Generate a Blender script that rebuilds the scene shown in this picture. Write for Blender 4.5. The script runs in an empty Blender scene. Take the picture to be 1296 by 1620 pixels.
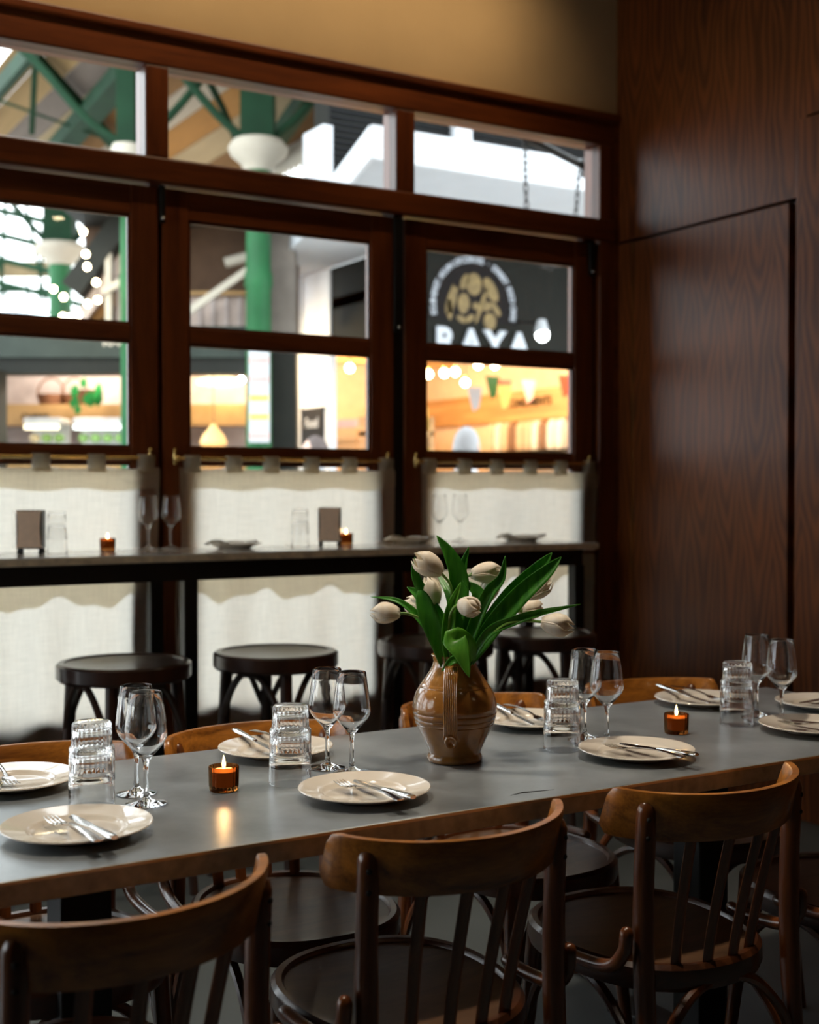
import bpy, bmesh, math, random
from math import sin, cos, pi, radians, sqrt, atan2
from mathutils import Vector, Matrix

random.seed(7)
SC = bpy.context.scene
COL = SC.collection

# ------------------------------------------------------------------ camera
VIEW = radians(30.8)                      # the camera looks 30.8 degrees to the side of the window wall's normal
cam_data = bpy.data.cameras.new('camera')
cam = bpy.data.objects.new('camera', cam_data)
COL.objects.link(cam)
cam.location = (0, 0, 1.32)
cam.rotation_euler = (pi / 2 - math.atan(37 / 2000), 0, -VIEW)
cam_data.sensor_fit = 'HORIZONTAL'
cam_data.sensor_width = 24.0
cam_data.lens = 24.0 * 2000 / 1296
cam_data.dof.use_dof = True
cam_data.dof.focus_distance = 2.5
cam_data.dof.aperture_fstop = 2.5
cam_data.clip_end = 300
SC.camera = cam

# ------------------------------------------------------------------ sky, exposure
world = bpy.data.worlds.new('overcast_sky')
SC.world = world
world.use_nodes = True
wn = world.node_tree
bg = wn.nodes['Background']
bg.inputs['Color'].default_value = (0.90, 0.96, 1.0, 1)
bg.inputs['Strength'].default_value = 4.2

vs = SC.view_settings
vs.view_transform = 'Standard'
vs.look = 'None'
vs.gamma = 1.0
vs.use_curve_mapping = False
vs.exposure = 0.36
cy = SC.cycles
cy.use_denoising = True
cy.max_bounces = 14
cy.transparent_max_bounces = 16
cy.transmission_bounces = 12
cy.glossy_bounces = 6
cy.diffuse_bounces = 5
cy.sample_clamp_indirect = 6.0
cy.caustics_refractive = True
cy.caustics_reflective = False
cy.blur_glossy = 0.6


# ------------------------------------------------------------------ materials
def new_mat(name):
    m = bpy.data.materials.new(name)
    m.use_nodes = True
    nt = m.node_tree
    return m, nt, nt.nodes['Principled BSDF'], nt.nodes['Material Output']


def rgba(c):
    return (c[0], c[1], c[2], 1.0)


def plain(name, color, rough=0.5, metal=0.0, var=0.08, scale=8.0, emis=None, estr=0.0, coat=0.0, bump=0.0, spec=0.5):
    """One colour broken up by soft noise."""
    m, nt, b, out = new_mat(name)
    tc = nt.nodes.new('ShaderNodeTexCoord')
    nz = nt.nodes.new('ShaderNodeTexNoise')
    nz.inputs['Scale'].default_value = scale
    nz.inputs['Detail'].default_value = 5
    nt.links.new(tc.outputs['Object'], nz.inputs['Vector'])
    rp = nt.nodes.new('ShaderNodeValToRGB')
    rp.color_ramp.elements[0].position = 0.3
    rp.color_ramp.elements[1].position = 0.7
    rp.color_ramp.elements[0].color = rgba([c * (1 - var) for c in color])
    rp.color_ramp.elements[1].color = rgba([min(1, c * (1 + var)) for c in color])
    nt.links.new(nz.outputs['Fac'], rp.inputs['Fac'])
    nt.links.new(rp.outputs['Color'], b.inputs['Base Color'])
    b.inputs['Roughness'].default_value = rough
    b.inputs['Metallic'].default_value = metal
    b.inputs['Coat Weight'].default_value = coat
    b.inputs['Specular IOR Level'].default_value = spec
    if bump:
        bp = nt.nodes.new('ShaderNodeBump')
        bp.inputs['Strength'].default_value = bump
        bp.inputs['Distance'].default_value = 0.01
        nt.links.new(nz.outputs['Fac'], bp.inputs['Height'])
        nt.links.new(bp.outputs['Normal'], b.inputs['Normal'])
    if emis:
        b.inputs['Emission Color'].default_value = rgba(emis)
        b.inputs['Emission Strength'].default_value = estr
    return m


def wood(name, dark, light, rough=0.35, axis='Z', scale=14.0, stretch=0.08, coat=0.0, bump=0.05, spec=0.5):
    m, nt, b, out = new_mat(name)
    tc = nt.nodes.new('ShaderNodeTexCoord')
    oi = nt.nodes.new('ShaderNodeObjectInfo')
    sh = nt.nodes.new('ShaderNodeVectorMath')
    sh.operation = 'MULTIPLY_ADD'
    cmb = nt.nodes.new('ShaderNodeCombineXYZ')
    for k in range(3):
        nt.links.new(oi.outputs['Random'], cmb.inputs[k])
    sh.inputs[1].default_value = (3.7, 5.1, 2.9)
    nt.links.new(cmb.outputs[0], sh.inputs[0])
    nt.links.new(tc.outputs['Object'], sh.inputs[2])
    mp = nt.nodes.new('ShaderNodeMapping')
    s = [1, 1, 1]
    s['XYZ'.index(axis)] = stretch
    mp.inputs['Scale'].default_value = s
    nt.links.new(sh.outputs[0], mp.inputs['Vector'])
    n1 = nt.nodes.new('ShaderNodeTexNoise')
    n1.inputs['Scale'].default_value = scale
    n1.inputs['Detail'].default_value = 6
    n1.inputs['Distortion'].default_value = 0.8
    nt.links.new(mp.outputs[0], n1.inputs['Vector'])
    n2 = nt.nodes.new('ShaderNodeTexNoise')
    n2.inputs['Scale'].default_value = scale * 9
    n2.inputs['Detail'].default_value = 3
    nt.links.new(mp.outputs[0], n2.inputs['Vector'])
    mx = nt.nodes.new('ShaderNodeMath')
    mx.operation = 'MULTIPLY_ADD'
    mx.inputs[1].default_value = 0.35
    nt.links.new(n2.outputs['Fac'], mx.inputs[0])
    nt.links.new(n1.outputs['Fac'], mx.inputs[2])
    rp = nt.nodes.new('ShaderNodeValToRGB')
    rp.color_ramp.elements[0].position = 0.45
    rp.color_ramp.elements[1].position = 0.9
    rp.color_ramp.elements[0].color = rgba(dark)
    rp.color_ramp.elements[1].color = rgba(light)
    nt.links.new(mx.outputs[0], rp.inputs['Fac'])
    nt.links.new(rp.outputs['Color'], b.inputs['Base Color'])
    b.inputs['Roughness'].default_value = rough
    b.inputs['Coat Weight'].default_value = coat
    b.inputs['Coat Roughness'].default_value = 0.15
    b.inputs['Specular IOR Level'].default_value = spec
    if bump:
        bp = nt.nodes.new('ShaderNodeBump')
        bp.inputs['Strength'].default_value = bump
        bp.inputs['Distance'].default_value = 0.004
        nt.links.new(mx.outputs[0], bp.inputs['Height'])
        nt.links.new(bp.outputs['Normal'], b.inputs['Normal'])
    return m


def veneer(name, dark, light, leaf=0.155):
    """Slip-matched veneer: the same pointed cathedral figure repeats from leaf to leaf along the wall."""
    m, nt, b, out = new_mat(name)
    N = nt.nodes
    L = nt.links

    def mth(op, a, bb=None, c=None):
        n = N.new('ShaderNodeMath')
        n.operation = op
        for i, v in enumerate((a, bb, c)):
            if v is None:
                continue
            if isinstance(v, (int, float)):
                n.inputs[i].default_value = v
            else:
                L.new(v, n.inputs[i])
        return n.outputs[0]
    tc = N.new('ShaderNodeTexCoord')
    sp = N.new('ShaderNodeSeparateXYZ')
    L.new(tc.outputs['Object'], sp.inputs[0])
    wob = N.new('ShaderNodeTexNoise')
    wob.inputs['Scale'].default_value = 2.2
    wob.inputs['Detail'].default_value = 2
    L.new(tc.outputs['Object'], wob.inputs['Vector'])
    yy = mth('MULTIPLY_ADD', wob.outputs['Fac'], 0.10, sp.outputs['Y'])
    fr = mth('FRACT', mth('DIVIDE', yy, leaf))
    c = mth('SUBTRACT', fr, 0.5)
    c2 = mth('POWER', mth('ABSOLUTE', c), 1.5)
    fig = N.new('ShaderNodeTexNoise')
    fig.inputs['Scale'].default_value = 1.5
    fig.inputs['Detail'].default_value = 1
    L.new(tc.outputs['Object'], fig.inputs['Vector'])
    ph = mth('MULTIPLY_ADD', c2, -9.0, mth('MULTIPLY', sp.outputs['Z'], 5.0))
    ph = mth('MULTIPLY_ADD', fig.outputs['Fac'], 7.0, ph)
    bands = mth('MULTIPLY_ADD', mth('SINE', mth('MULTIPLY', ph, 4.0)), 0.5, 0.5)
    mp = N.new('ShaderNodeMapping')
    mp.inputs['Scale'].default_value = (1, 1, 0.03)
    L.new(tc.outputs['Object'], mp.inputs['Vector'])
    fine = N.new('ShaderNodeTexNoise')
    fine.inputs['Scale'].default_value = 190
    fine.inputs['Detail'].default_value = 3
    L.new(mp.outputs[0], fine.inputs['Vector'])
    big = N.new('ShaderNodeTexNoise')
    big.inputs['Scale'].default_value = 1.3
    L.new(tc.outputs['Object'], big.inputs['Vector'])
    v = mth('MULTIPLY_ADD', bands, 0.20, mth('MULTIPLY', fine.outputs['Fac'], 0.45))
    v = mth('MULTIPLY_ADD', big.outputs['Fac'], 0.5, v)
    rp = N.new('ShaderNodeValToRGB')
    rp.color_ramp.elements[0].position = 0.35
    rp.color_ramp.elements[1].position = 0.8
    rp.color_ramp.elements[0].color = rgba(dark)
    rp.color_ramp.elements[1].color = rgba(light)
    L.new(v, rp.inputs['Fac'])
    L.new(rp.outputs['Color'], b.inputs['Base Color'])
    b.inputs['Roughness'].default_value = 0.40
    b.inputs['Specular IOR Level'].default_value = 0.3
    bp = N.new('ShaderNodeBump')
    bp.inputs['Strength'].default_value = 0.04
    bp.inputs['Distance'].default_value = 0.003
    L.new(fine.outputs['Fac'], bp.inputs['Height'])
    L.new(bp.outputs['Normal'], b.inputs['Normal'])
    return m


def clear_glass(name, tint=(1, 1, 1), rough=0.0, ior=1.45):
    m, nt, b, out = new_mat(name)
    g = nt.nodes.new('ShaderNodeBsdfGlass')
    g.inputs['Color'].default_value = rgba(tint)
    g.inputs['Roughness'].default_value = rough
    g.inputs['IOR'].default_value = ior
    nt.links.new(g.outputs[0], out.inputs['Surface'])
    return m


def pane_glass(name, tint=(0.98, 0.99, 0.985)):
    """Flat window glass: straight through, with a fresnel reflection on top."""
    m, nt, b, out = new_mat(name)
    t = nt.nodes.new('ShaderNodeBsdfTransparent')
    t.inputs['Color'].default_value = rgba(tint)
    g = nt.nodes.new('ShaderNodeBsdfGlossy')
    g.inputs['Roughness'].default_value = 0.02
    f = nt.nodes.new('ShaderNodeFresnel')
    f.inputs['IOR'].default_value = 1.4
    mx = nt.nodes.new('ShaderNodeMixShader')
    nt.links.new(f.outputs[0], mx.inputs[0])
    nt.links.new(t.outputs[0], mx.inputs[1])
    nt.links.new(g.outputs[0], mx.inputs[2])
    nt.links.new(mx.outputs[0], out.inputs['Surface'])
    return m


def linen(name, color, trans=0.5):
    m, nt, b, out = new_mat(name)
    N, L = nt.nodes, nt.links
    tc = N.new('ShaderNodeTexCoord')
    mpa = N.new('ShaderNodeMapping')
    mpa.inputs['Scale'].default_value = (12, 12, 260)
    mpb = N.new('ShaderNodeMapping')
    mpb.inputs['Scale'].default_value = (260, 260, 10)
    a = N.new('ShaderNodeTexNoise')
    c = N.new('ShaderNodeTexNoise')
    for n_, mp in ((a, mpa), (c, mpb)):
        n_.inputs['Scale'].default_value = 1.0
        n_.inputs['Detail'].default_value = 3
        L.new(tc.outputs['Object'], mp.inputs['Vector'])
        L.new(mp.outputs[0], n_.inputs['Vector'])
    ad = N.new('ShaderNodeMath')
    ad.operation = 'ADD'
    L.new(a.outputs['Fac'], ad.inputs[0])
    L.new(c.outputs['Fac'], ad.inputs[1])
    rp = N.new('ShaderNodeValToRGB')
    rp.color_ramp.elements[0].position = 0.30
    rp.color_ramp.elements[1].position = 0.72
    rp.color_ramp.elements[0].color = rgba([x * 0.80 for x in color])
    rp.color_ramp.elements[1].color = rgba(color)
    hv = N.new('ShaderNodeMath')
    hv.operation = 'MULTIPLY'
    hv.inputs[1].default_value = 0.5
    L.new(ad.outputs[0], hv.inputs[0])
    L.new(hv.outputs[0], rp.inputs['Fac'])
    d = N.new('ShaderNodeBsdfDiffuse')
    t = N.new('ShaderNodeBsdfTranslucent')
    L.new(rp.outputs['Color'], d.inputs['Color'])
    L.new(rp.outputs['Color'], t.inputs['Color'])
    mx = N.new('ShaderNodeMixShader')
    mx.inputs[0].default_value = trans
    L.new(d.outputs[0], mx.inputs[1])
    L.new(t.outputs[0], mx.inputs[2])
    L.new(mx.outputs[0], out.inputs['Surface'])
    return m


def leafy(name, dark, light, trans=0.35, rough=0.35):
    m, nt, b, out = new_mat(name)
    N, L = nt.nodes, nt.links
    tc = N.new('ShaderNodeTexCoord')
    mp = N.new('ShaderNodeMapping')
    mp.inputs['Scale'].default_value = (90, 90, 12)
    L.new(tc.outputs['Object'], mp.inputs['Vector'])
    n = N.new('ShaderNodeTexNoise')
    n.inputs['Scale'].default_value = 1.0
    n.inputs['Detail'].default_value = 3
    L.new(mp.outputs[0], n.inputs['Vector'])
    rp = N.new('ShaderNodeValToRGB')
    rp.color_ramp.elements[0].position = 0.3
    rp.color_ramp.elements[1].position = 0.75
    rp.color_ramp.elements[0].color = rgba(dark)
    rp.color_ramp.elements[1].color = rgba(light)
    L.new(n.outputs['Fac'], rp.inputs['Fac'])
    L.new(rp.outputs['Color'], b.inputs['Base Color'])
    b.inputs['Roughness'].default_value = rough
    t = N.new('ShaderNodeBsdfTranslucent')
    L.new(rp.outputs['Color'], t.inputs['Color'])
    mx = N.new('ShaderNodeMixShader')
    mx.inputs[0].default_value = trans
    L.new(b.outputs[0], mx.inputs[1])
    L.new(t.outputs[0], mx.inputs[2])
    L.new(mx.outputs[0], out.inputs['Surface'])
    return m


def glow(name, color, strength):
    m, nt, b, out = new_mat(name)
    e = nt.nodes.new('ShaderNodeEmission')
    e.inputs['Color'].default_value = rgba(color)
    e.inputs['Strength'].default_value = strength
    nt.links.new(e.outputs[0], out.inputs['Surface'])
    return m


def zinc_mat():
    m, nt, b, out = new_mat('zinc_sheet')
    N, L = nt.nodes, nt.links
    tc = N.new('ShaderNodeTexCoord')
    n1 = N.new('ShaderNodeTexNoise')
    n1.inputs['Scale'].default_value = 4.5
    n1.inputs['Detail'].default_value = 7
    n1.inputs['Roughness'].default_value = 0.62
    L.new(tc.outputs['Object'], n1.inputs['Vector'])
    rp = N.new('ShaderNodeValToRGB')
    rp.color_ramp.elements[0].position = 0.32
    rp.color_ramp.elements[1].position = 0.7
    rp.color_ramp.elements[0].color = (0.205, 0.228, 0.240, 1)
    rp.color_ramp.elements[1].color = (0.40, 0.435, 0.455, 1)
    L.new(n1.outputs['Fac'], rp.inputs['Fac'])
    L.new(rp.outputs['Color'], b.inputs['Base Color'])
    mr = N.new('ShaderNodeMapRange')
    mr.inputs['To Min'].default_value = 0.24
    mr.inputs['To Max'].default_value = 0.42
    L.new(n1.outputs['Fac'], mr.inputs['Value'])
    L.new(mr.outputs[0], b.inputs['Roughness'])
    b.inputs['Metallic'].default_value = 0.55
    return m


MAT = dict(
    frame=wood('mahogany_frame', (0.065, 0.013, 0.0025), (0.19, 0.045, 0.008), rough=0.34, axis='Z', scale=16),
    frame_h=wood('mahogany_rail', (0.065, 0.013, 0.0025), (0.19, 0.045, 0.008), rough=0.34, axis='X', scale=16),
    veneer=veneer('panel_veneer', (0.040, 0.009, 0.0025), (0.25, 0.068, 0.015)),
    beige=plain('beige_plaster', (0.52, 0.36, 0.19), 0.85, var=0.06, scale=3, bump=0.1),
    floor=plain('grey_concrete', (0.085, 0.098, 0.10), 0.45, var=0.2, scale=3),
    cream=plain('cream_paint', (0.55, 0.45, 0.32), 0.8),
    dim_wall=plain('dark_brown_paint', (0.085, 0.050, 0.032), 0.6),
    dim_ceiling=plain('brown_ceiling', (0.20, 0.15, 0.10), 0.8),
    darkwood=plain('dark_paint', (0.012, 0.010, 0.009), 0.45),
    black=plain('black_metal', (0.008, 0.008, 0.008), 0.42, metal=0.3),
    pane=pane_glass('window_glass'),
    linen=linen('linen_cloth', (0.98, 0.93, 0.83), 0.86),
    brass=plain('brass', (0.80, 0.55, 0.20), 0.25, metal=1.0, var=0.12),
    marble=plain('grey_marble', (0.74, 0.74, 0.72), 0.10, var=0.22, scale=9),
    marble_edge=plain('marble_edge', (0.82, 0.68, 0.50), 0.5, var=0.25, scale=30),
    zinc=zinc_mat(),
    zinc_edge=plain('zinc_edge', (0.42, 0.39, 0.35), 0.45, metal=0.3, var=0.25, scale=40),
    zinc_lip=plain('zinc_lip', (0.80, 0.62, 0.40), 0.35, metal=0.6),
    rail=wood('varnished_beech', (0.135, 0.040, 0.0045), (0.54, 0.195, 0.027), rough=0.30, axis='X', scale=26, stretch=0.10, coat=0.3),
    post=wood('stained_beech', (0.050, 0.0125, 0.0025), (0.17, 0.048, 0.009), rough=0.28, axis='Z', scale=26, coat=0.4),
    seat=wood('worn_seat_wood', (0.035, 0.016, 0.007), (0.125, 0.062, 0.028), rough=0.36, axis='X', scale=12, stretch=0.25, coat=0.1),
    seat_rim=wood('seat_rim_wood', (0.030, 0.009, 0.003), (0.09, 0.027, 0.008), rough=0.3, axis='X', scale=14, coat=0.3),
    stool=wood('dark_stool_wood', (0.016, 0.006, 0.004), (0.050, 0.018, 0.009), rough=0.3, axis='Z', scale=18, coat=0.4),
    stool_seat=wood('dark_stool_seat_wood', (0.030, 0.015, 0.010), (0.080, 0.045, 0.028), rough=0.28, axis='X', scale=14, coat=0.3),
    hole=plain('dark_hole', (0.006, 0.004, 0.003), 0.8),
    plate=plain('cream_ceramic', (0.78, 0.71, 0.61), 0.14, var=0.02, coat=0.5),
    steel=plain('polished_steel', (0.62, 0.60, 0.57), 0.14, metal=1.0, var=0.05),
    glass=clear_glass('clear_glass'),
    amber=clear_glass('amber_glass', (0.60, 0.36, 0.17)),
    wax=plain('candle_wax', (0.9, 0.62, 0.38), 0.5, emis=(1.0, 0.50, 0.17), estr=0.10),  # weak emission stands in for flame light glowing through the wax
    flame=glow('candle_flame', (1.0, 0.62, 0.22), 26),
    wick=plain('wick', (0.02, 0.015, 0.01), 0.9),
    jug=plain('salt_glazed_stoneware', (0.33, 0.145, 0.032), 0.19, var=0.35, scale=22, coat=0.6, bump=0.08),
    jug_in=plain('jug_inside', (0.10, 0.05, 0.02), 0.6),
    leaf=leafy('tulip_leaf', (0.035, 0.20, 0.018), (0.090, 0.37, 0.030)),
    leaf_light=leafy('tulip_leaf_pale', (0.09, 0.34, 0.03), (0.19, 0.52, 0.05)),
    stem=leafy('tulip_stem', (0.12, 0.27, 0.04), (0.24, 0.42, 0.08), 0.15),
    petal=leafy('tulip_petal', (0.86, 0.76, 0.60), (0.94, 0.89, 0.80), 0.35, 0.45),
    copper=plain('brushed_copper_steel', (0.90, 0.66, 0.50), 0.40, metal=0.1, var=0.06, scale=40),
    paper=plain('white_paper', (0.8, 0.8, 0.78), 0.8),
    dark_plate=plain('dark_rimmed_ceramic', (0.05, 0.055, 0.065), 0.25),
    green=plain('green_iron_paint', (0.018, 0.105, 0.038), 0.6, spec=.25, var=0.18, scale=4),
    green_dark=plain('dark_green_iron_paint', (0.007, 0.032, 0.014), 0.7, spec=.15, var=0.2, scale=4),
    white=plain('white_paint', (0.52, 0.54, 0.57), 0.7, var=0.03, spec=.2),
    offwhite=plain('offwhite_paint', (0.46, 0.42, 0.35), 0.8, var=0.05, spec=.2),
    fascia=plain('charcoal_fascia', (0.011, 0.0115, 0.009), 0.7, spec=.12, var=0.1),
    gold=plain('gold_print', (0.20, 0.135, 0.045), 0.6, var=0.3, scale=14),
    lettering=plain('white_lettering', (0.50, 0.53, 0.58), 0.6),
    asphalt=plain('grey_paving', (0.46, 0.46, 0.45), 0.8, var=0.2, scale=6),
    shop_wood=wood('shop_pine', (0.40, 0.20, 0.06), (0.66, 0.38, 0.14), rough=0.5, axis='Y', scale=6),
    shop_wall=plain('shop_wall', (0.72, 0.55, 0.38), 0.7),
    bulb=glow('bulb_glow', (1.0, 0.78, 0.45), 34),
    tube=glow('tube_glow', (0.93, 1.0, 0.95), 3.2),
    tube_warm=glow('warm_tube_glow', (1.0, 0.90, 0.62), 3.0),
    shade_glow=plain('lit_wicker', (0.75, 0.45, 0.18), 0.6, emis=(1.0, 0.55, 0.18), estr=0.9),
)


# ------------------------------------------------------------------ mesh helpers
class MB:
    def __init__(self):
        self.v, self.f, self.sharp = [], [], []

    def box(self, x0, x1, y0, y1, z0, z1):
        b = len(self.v)
        for x in (x0, x1):
            for y in (y0, y1):
                for z in (z0, z1):
                    self.v.append((x, y, z))
        for q in ((0, 1, 3, 2), (4, 6, 7, 5), (0, 4, 5, 1), (2, 3, 7, 6), (0, 2, 6, 4), (1, 5, 7, 3)):
            self.f.append([b + i for i in q])
        return self

    def bar(self, p, q, w, h, up=(0, 0, 1)):
        """A square-section bar from p to q, w wide and h high."""
        p, q = Vector(p), Vector(q)
        d = (q - p).normalized()
        u = Vector(up)
        s = d.cross(u)
        if s.length < 1e-4:
            s = d.cross(Vector((1, 0, 0)))
        s.normalize()
        u = s.cross(d).normalized()
        b = len(self.v)
        for c in (p, q):
            for a, e in ((-1, -1), (1, -1), (1, 1), (-1, 1)):
                self.v.append(tuple(c + s * (a * w / 2) + u * (e * h / 2)))
        for q4 in ((0, 3, 2, 1), (4, 5, 6, 7), (0, 1, 5, 4), (1, 2, 6, 5), (2, 3, 7, 6), (3, 0, 4, 7)):
            self.f.append([b + i for i in q4])
        return self

    def loops(self, rings, closed=False, cap0=True, cap1=True):
        b = len(self.v)
        n = len(rings[0])
        for r in rings:
            self.v.extend(tuple(p) for p in r)
        m = len(rings)
        for i in range(m if closed else m - 1):
            i2 = (i + 1) % m
            for j in range(n):
                j2 = (j + 1) % n
                self.f.append([b + i * n + j, b + i * n + j2, b + i2 * n + j2, b + i2 * n + j])
        if not closed:
            if cap0:
                self.f.append([b + j for j in reversed(range(n))])
            if cap1:
                self.f.append([b + (m - 1) * n + j for j in range(n)])
        return self

    def tube(self, pts, r, n=10, closed=False, roundend=False):
        pts = [Vector(p) for p in pts]
        m = len(pts)
        if not isinstance(r, (list, tuple)):
            r = [r] * m
        r = list(r)
        if roundend and not closed:
            d0 = (pts[0] - pts[1]).normalized()
            d1 = (pts[-1] - pts[-2]).normalized()
            a, bq = r[0], r[-1]
            pts = [pts[0] + d0 * a * 0.95, pts[0] + d0 * a * 0.7] + pts + [pts[-1] + d1 * bq * 0.7, pts[-1] + d1 * bq * 0.95]
            r = [a * 0.3, a * 0.72] + r + [bq * 0.72, bq * 0.3]
            m = len(pts)
        rings = []
        nrm = None
        for i in range(m):
            if closed:
                t = pts[(i + 1) % m] - pts[i - 1]
            else:
                t = pts[min(i + 1, m - 1)] - pts[max(i - 1, 0)]
            t.normalize()
            if nrm is None:
                nrm = t.orthogonal().normalized()
                if abs(t.z) < 0.9:
                    nrm = (Vector((0, 0, 1)) - t * t.z).normalized()
            else:
                nrm = (nrm - t * nrm.dot(t)).normalized()
            bi = t.cross(nrm)
            rings.append([pts[i] + (nrm * cos(2 * pi * k / n) + bi * sin(2 * pi * k / n)) * r[i] for k in range(n)])
        return self.loops(rings, closed)

    def lathe(self, prof, n=32, cx=0, cy=0, cz=0, flutes=0):
        """prof: (radius, z) or (radius, z, flute depth) from the axis or a rim outwards; radius 0 closes to a point."""
        rings = []
        for p in prof:
            r, z = p[0], p[1]
            fd = p[2] if len(p) > 2 else 0.0
            ring = []
            for k in range(n):
                t = 2 * pi * k / n
                rr = max(r, 1e-5) - (fd * (0.5 + 0.5 * cos(flutes * t)) if fd else 0)
                ring.append((cx + rr * cos(t), cy + rr * sin(t), cz + z))
            rings.append(ring)
        return self.loops(rings, False)

    def sphere(self, c, r, n=12, m=8, sz=1.0):
        prof = [(r * sin(pi * i / m), -r * sz * cos(pi * i / m)) for i in range(m + 1)]
        return self.lathe(prof, n, c[0], c[1], c[2])

    def poly(self, pts, direction, depth):
        """A flat outline given thickness along direction."""
        d = Vector(direction).normalized() * depth
        b = len(self.v)
        n = len(pts)
        self.v.extend(tuple(p) for p in pts)
        self.v.extend(tuple(Vector(p) + d) for p in pts)
        self.f.append([b + i for i in range(n)])
        self.f.append([b + n + i for i in reversed(range(n))])
        for i in range(n):
            j = (i + 1) % n
            self.f.append([b + j, b + i, b + n + i, b + n + j])
        return self

    def build(self, name, mat, parent=None, smooth=False, bevel=0.0, loc=None, solid=0.0, subsurf=0):
        me = bpy.data.meshes.new(name)
        me.from_pydata(self.v, [], self.f)
        bm = bmesh.new()
        bm.from_mesh(me)
        if not solid:
            bmesh.ops.recalc_face_normals(bm, faces=bm.faces)
        bm.to_mesh(me)
        bm.free()
        if isinstance(mat, str):
            mat = MAT[mat]
        me.materials.append(mat)
        if smooth:
            me.polygons.foreach_set('use_smooth', [True] * len(me.polygons))
            if smooth != 'all':
                me.set_sharp_from_angle(angle=radians(smooth if smooth is not True else 40))
        o = bpy.data.objects.new(name, me)
        COL.objects.link(o)
        if loc is not None:
            o.location = loc
        if parent is not None:
            o.parent = parent
        if bevel:
            md = o.modifiers.new('bevel', 'BEVEL')
            md.width = bevel
            md.segments = 2
            md.limit_method = 'ANGLE'
        if solid:
            md = o.modifiers.new('solid', 'SOLIDIFY')
            md.thickness = solid
            md.offset = 0
        if subsurf:
            md = o.modifiers.new('subsurf', 'SUBSURF')
            md.levels = md.render_levels = subsurf
        return o


def tag(o, label=None, cat=None, group=None, kind=None):
    if label:
        o['label'] = label
    if cat:
        o['category'] = cat
    if group:
        o['group'] = group
    if kind:
        o['kind'] = kind
    return o


def empty(name, loc=(0, 0, 0), rz=0.0, label=None, cat=None, group=None, kind=None):
    o = bpy.data.objects.new(name, None)
    o.empty_display_size = 0.1
    COL.objects.link(o)
    o.location = loc
    o.rotation_euler = (0, 0, rz)
    return tag(o, label, cat, group, kind)


def copy_tree(o, parent=None):
    c = o.copy()
    COL.objects.link(c)
    c.parent = parent
    for ch in list(o.children):
        if ch.name in COL.objects:
            copy_tree(ch, c)
    return c


def copies(proto, spots, group, cat):
    """spots: (location, rotation z, label). The first spot takes the thing itself, the rest copies of it with copies of its parts."""
    res = []
    for i, (loc, rz, label) in enumerate(spots):
        o = proto if i == 0 else copy_tree(proto)
        o.location = loc
        o.rotation_euler = (0, 0, rz)
        tag(o, label, cat, group)
        res.append(o)
    return res


def spline(pts, per=8, closed=False):
    """Catmull-Rom through the points."""
    P = [Vector(p) for p in pts]
    n = len(P)
    out = []
    segs = n if closed else n - 1
    for i in range(segs):
        p0 = P[(i - 1) % n] if closed or i > 0 else P[0] * 2 - P[1]
        p1 = P[i]
        p2 = P[(i + 1) % n]
        p3 = P[(i + 2) % n] if closed or i + 2 < n else P[-1] * 2 - P[-2]
        for k in range(per):
            t = k / per
            out.append(0.5 * ((2 * p1) + (p2 - p0) * t + (2 * p0 - 5 * p1 + 4 * p2 - p3) * t * t + (3 * p1 - p0 - 3 * p2 + p3) * t ** 3))
    if not closed:
        out.append(P[-1])
    return out


def struct(o):
    o['kind'] = 'structure'
    return o


# ================================================================== the room
YW = 4.65        # room face of the window wall
XR = 3.91        # face of the panelled wall
XL, YB, ZC = -3.2, -3.6, 3.95
TOPZ = 3.06      # top of the window joinery

struct(MB().box(XL - .2, XR + .2, YB - .2, YW + .12, -0.1, 0).build('floor', 'floor'))
struct(MB().box(XL - .2, XR + .2, YB - .2, YW + .2, ZC, ZC + .1).build('ceiling', 'dim_ceiling'))
struct(MB().box(XL - .2, XR, YW + 0.0, YW + .18, TOPZ, ZC).build('wall_front', 'beige'))
struct(MB().box(XL, XR, YB - .15, YB, 0, ZC).build('wall_back', 'dim_wall'))

# left wall with two tall windows (daylight from the side)
wl = empty('wall_left')
struct(wl)
for y0, y1, z0, z1 in ((YB, 2.5, 0, ZC), (4.3, YW, 0, ZC), (2.5, 4.3, 0, 0.9), (2.5, 4.3, 3.0, ZC)):
    MB().box(XL - .15, XL, y0, y1, z0, z1).build('wall_section', 'dim_wall', wl)
for i, (y0, y1) in enumerate(((2.5, 4.3),)):
    w = empty('window_%d' % (8 + i))
    struct(w)
    mb = MB()
    for ya, yb, za, zb in ((y0, y0 + .08, .9, 3), (y1 - .08, y1, .9, 3), (y0 + .08, y1 - .08, .9, .98), (y0 + .08, y1 - .08, 2.92, 3), ((y0 + y1) / 2 - .03, (y0 + y1) / 2 + .03, .98, 2.92)):
        mb.box(XL - .11, XL - .03, ya, yb, za, zb)
    mb.build('window_frame', 'frame', w)
    MB().box(XL - .075, XL - .070, y0 + .08, y1 - .08, .98, 2.92).build('pane', 'pane', w)

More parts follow.
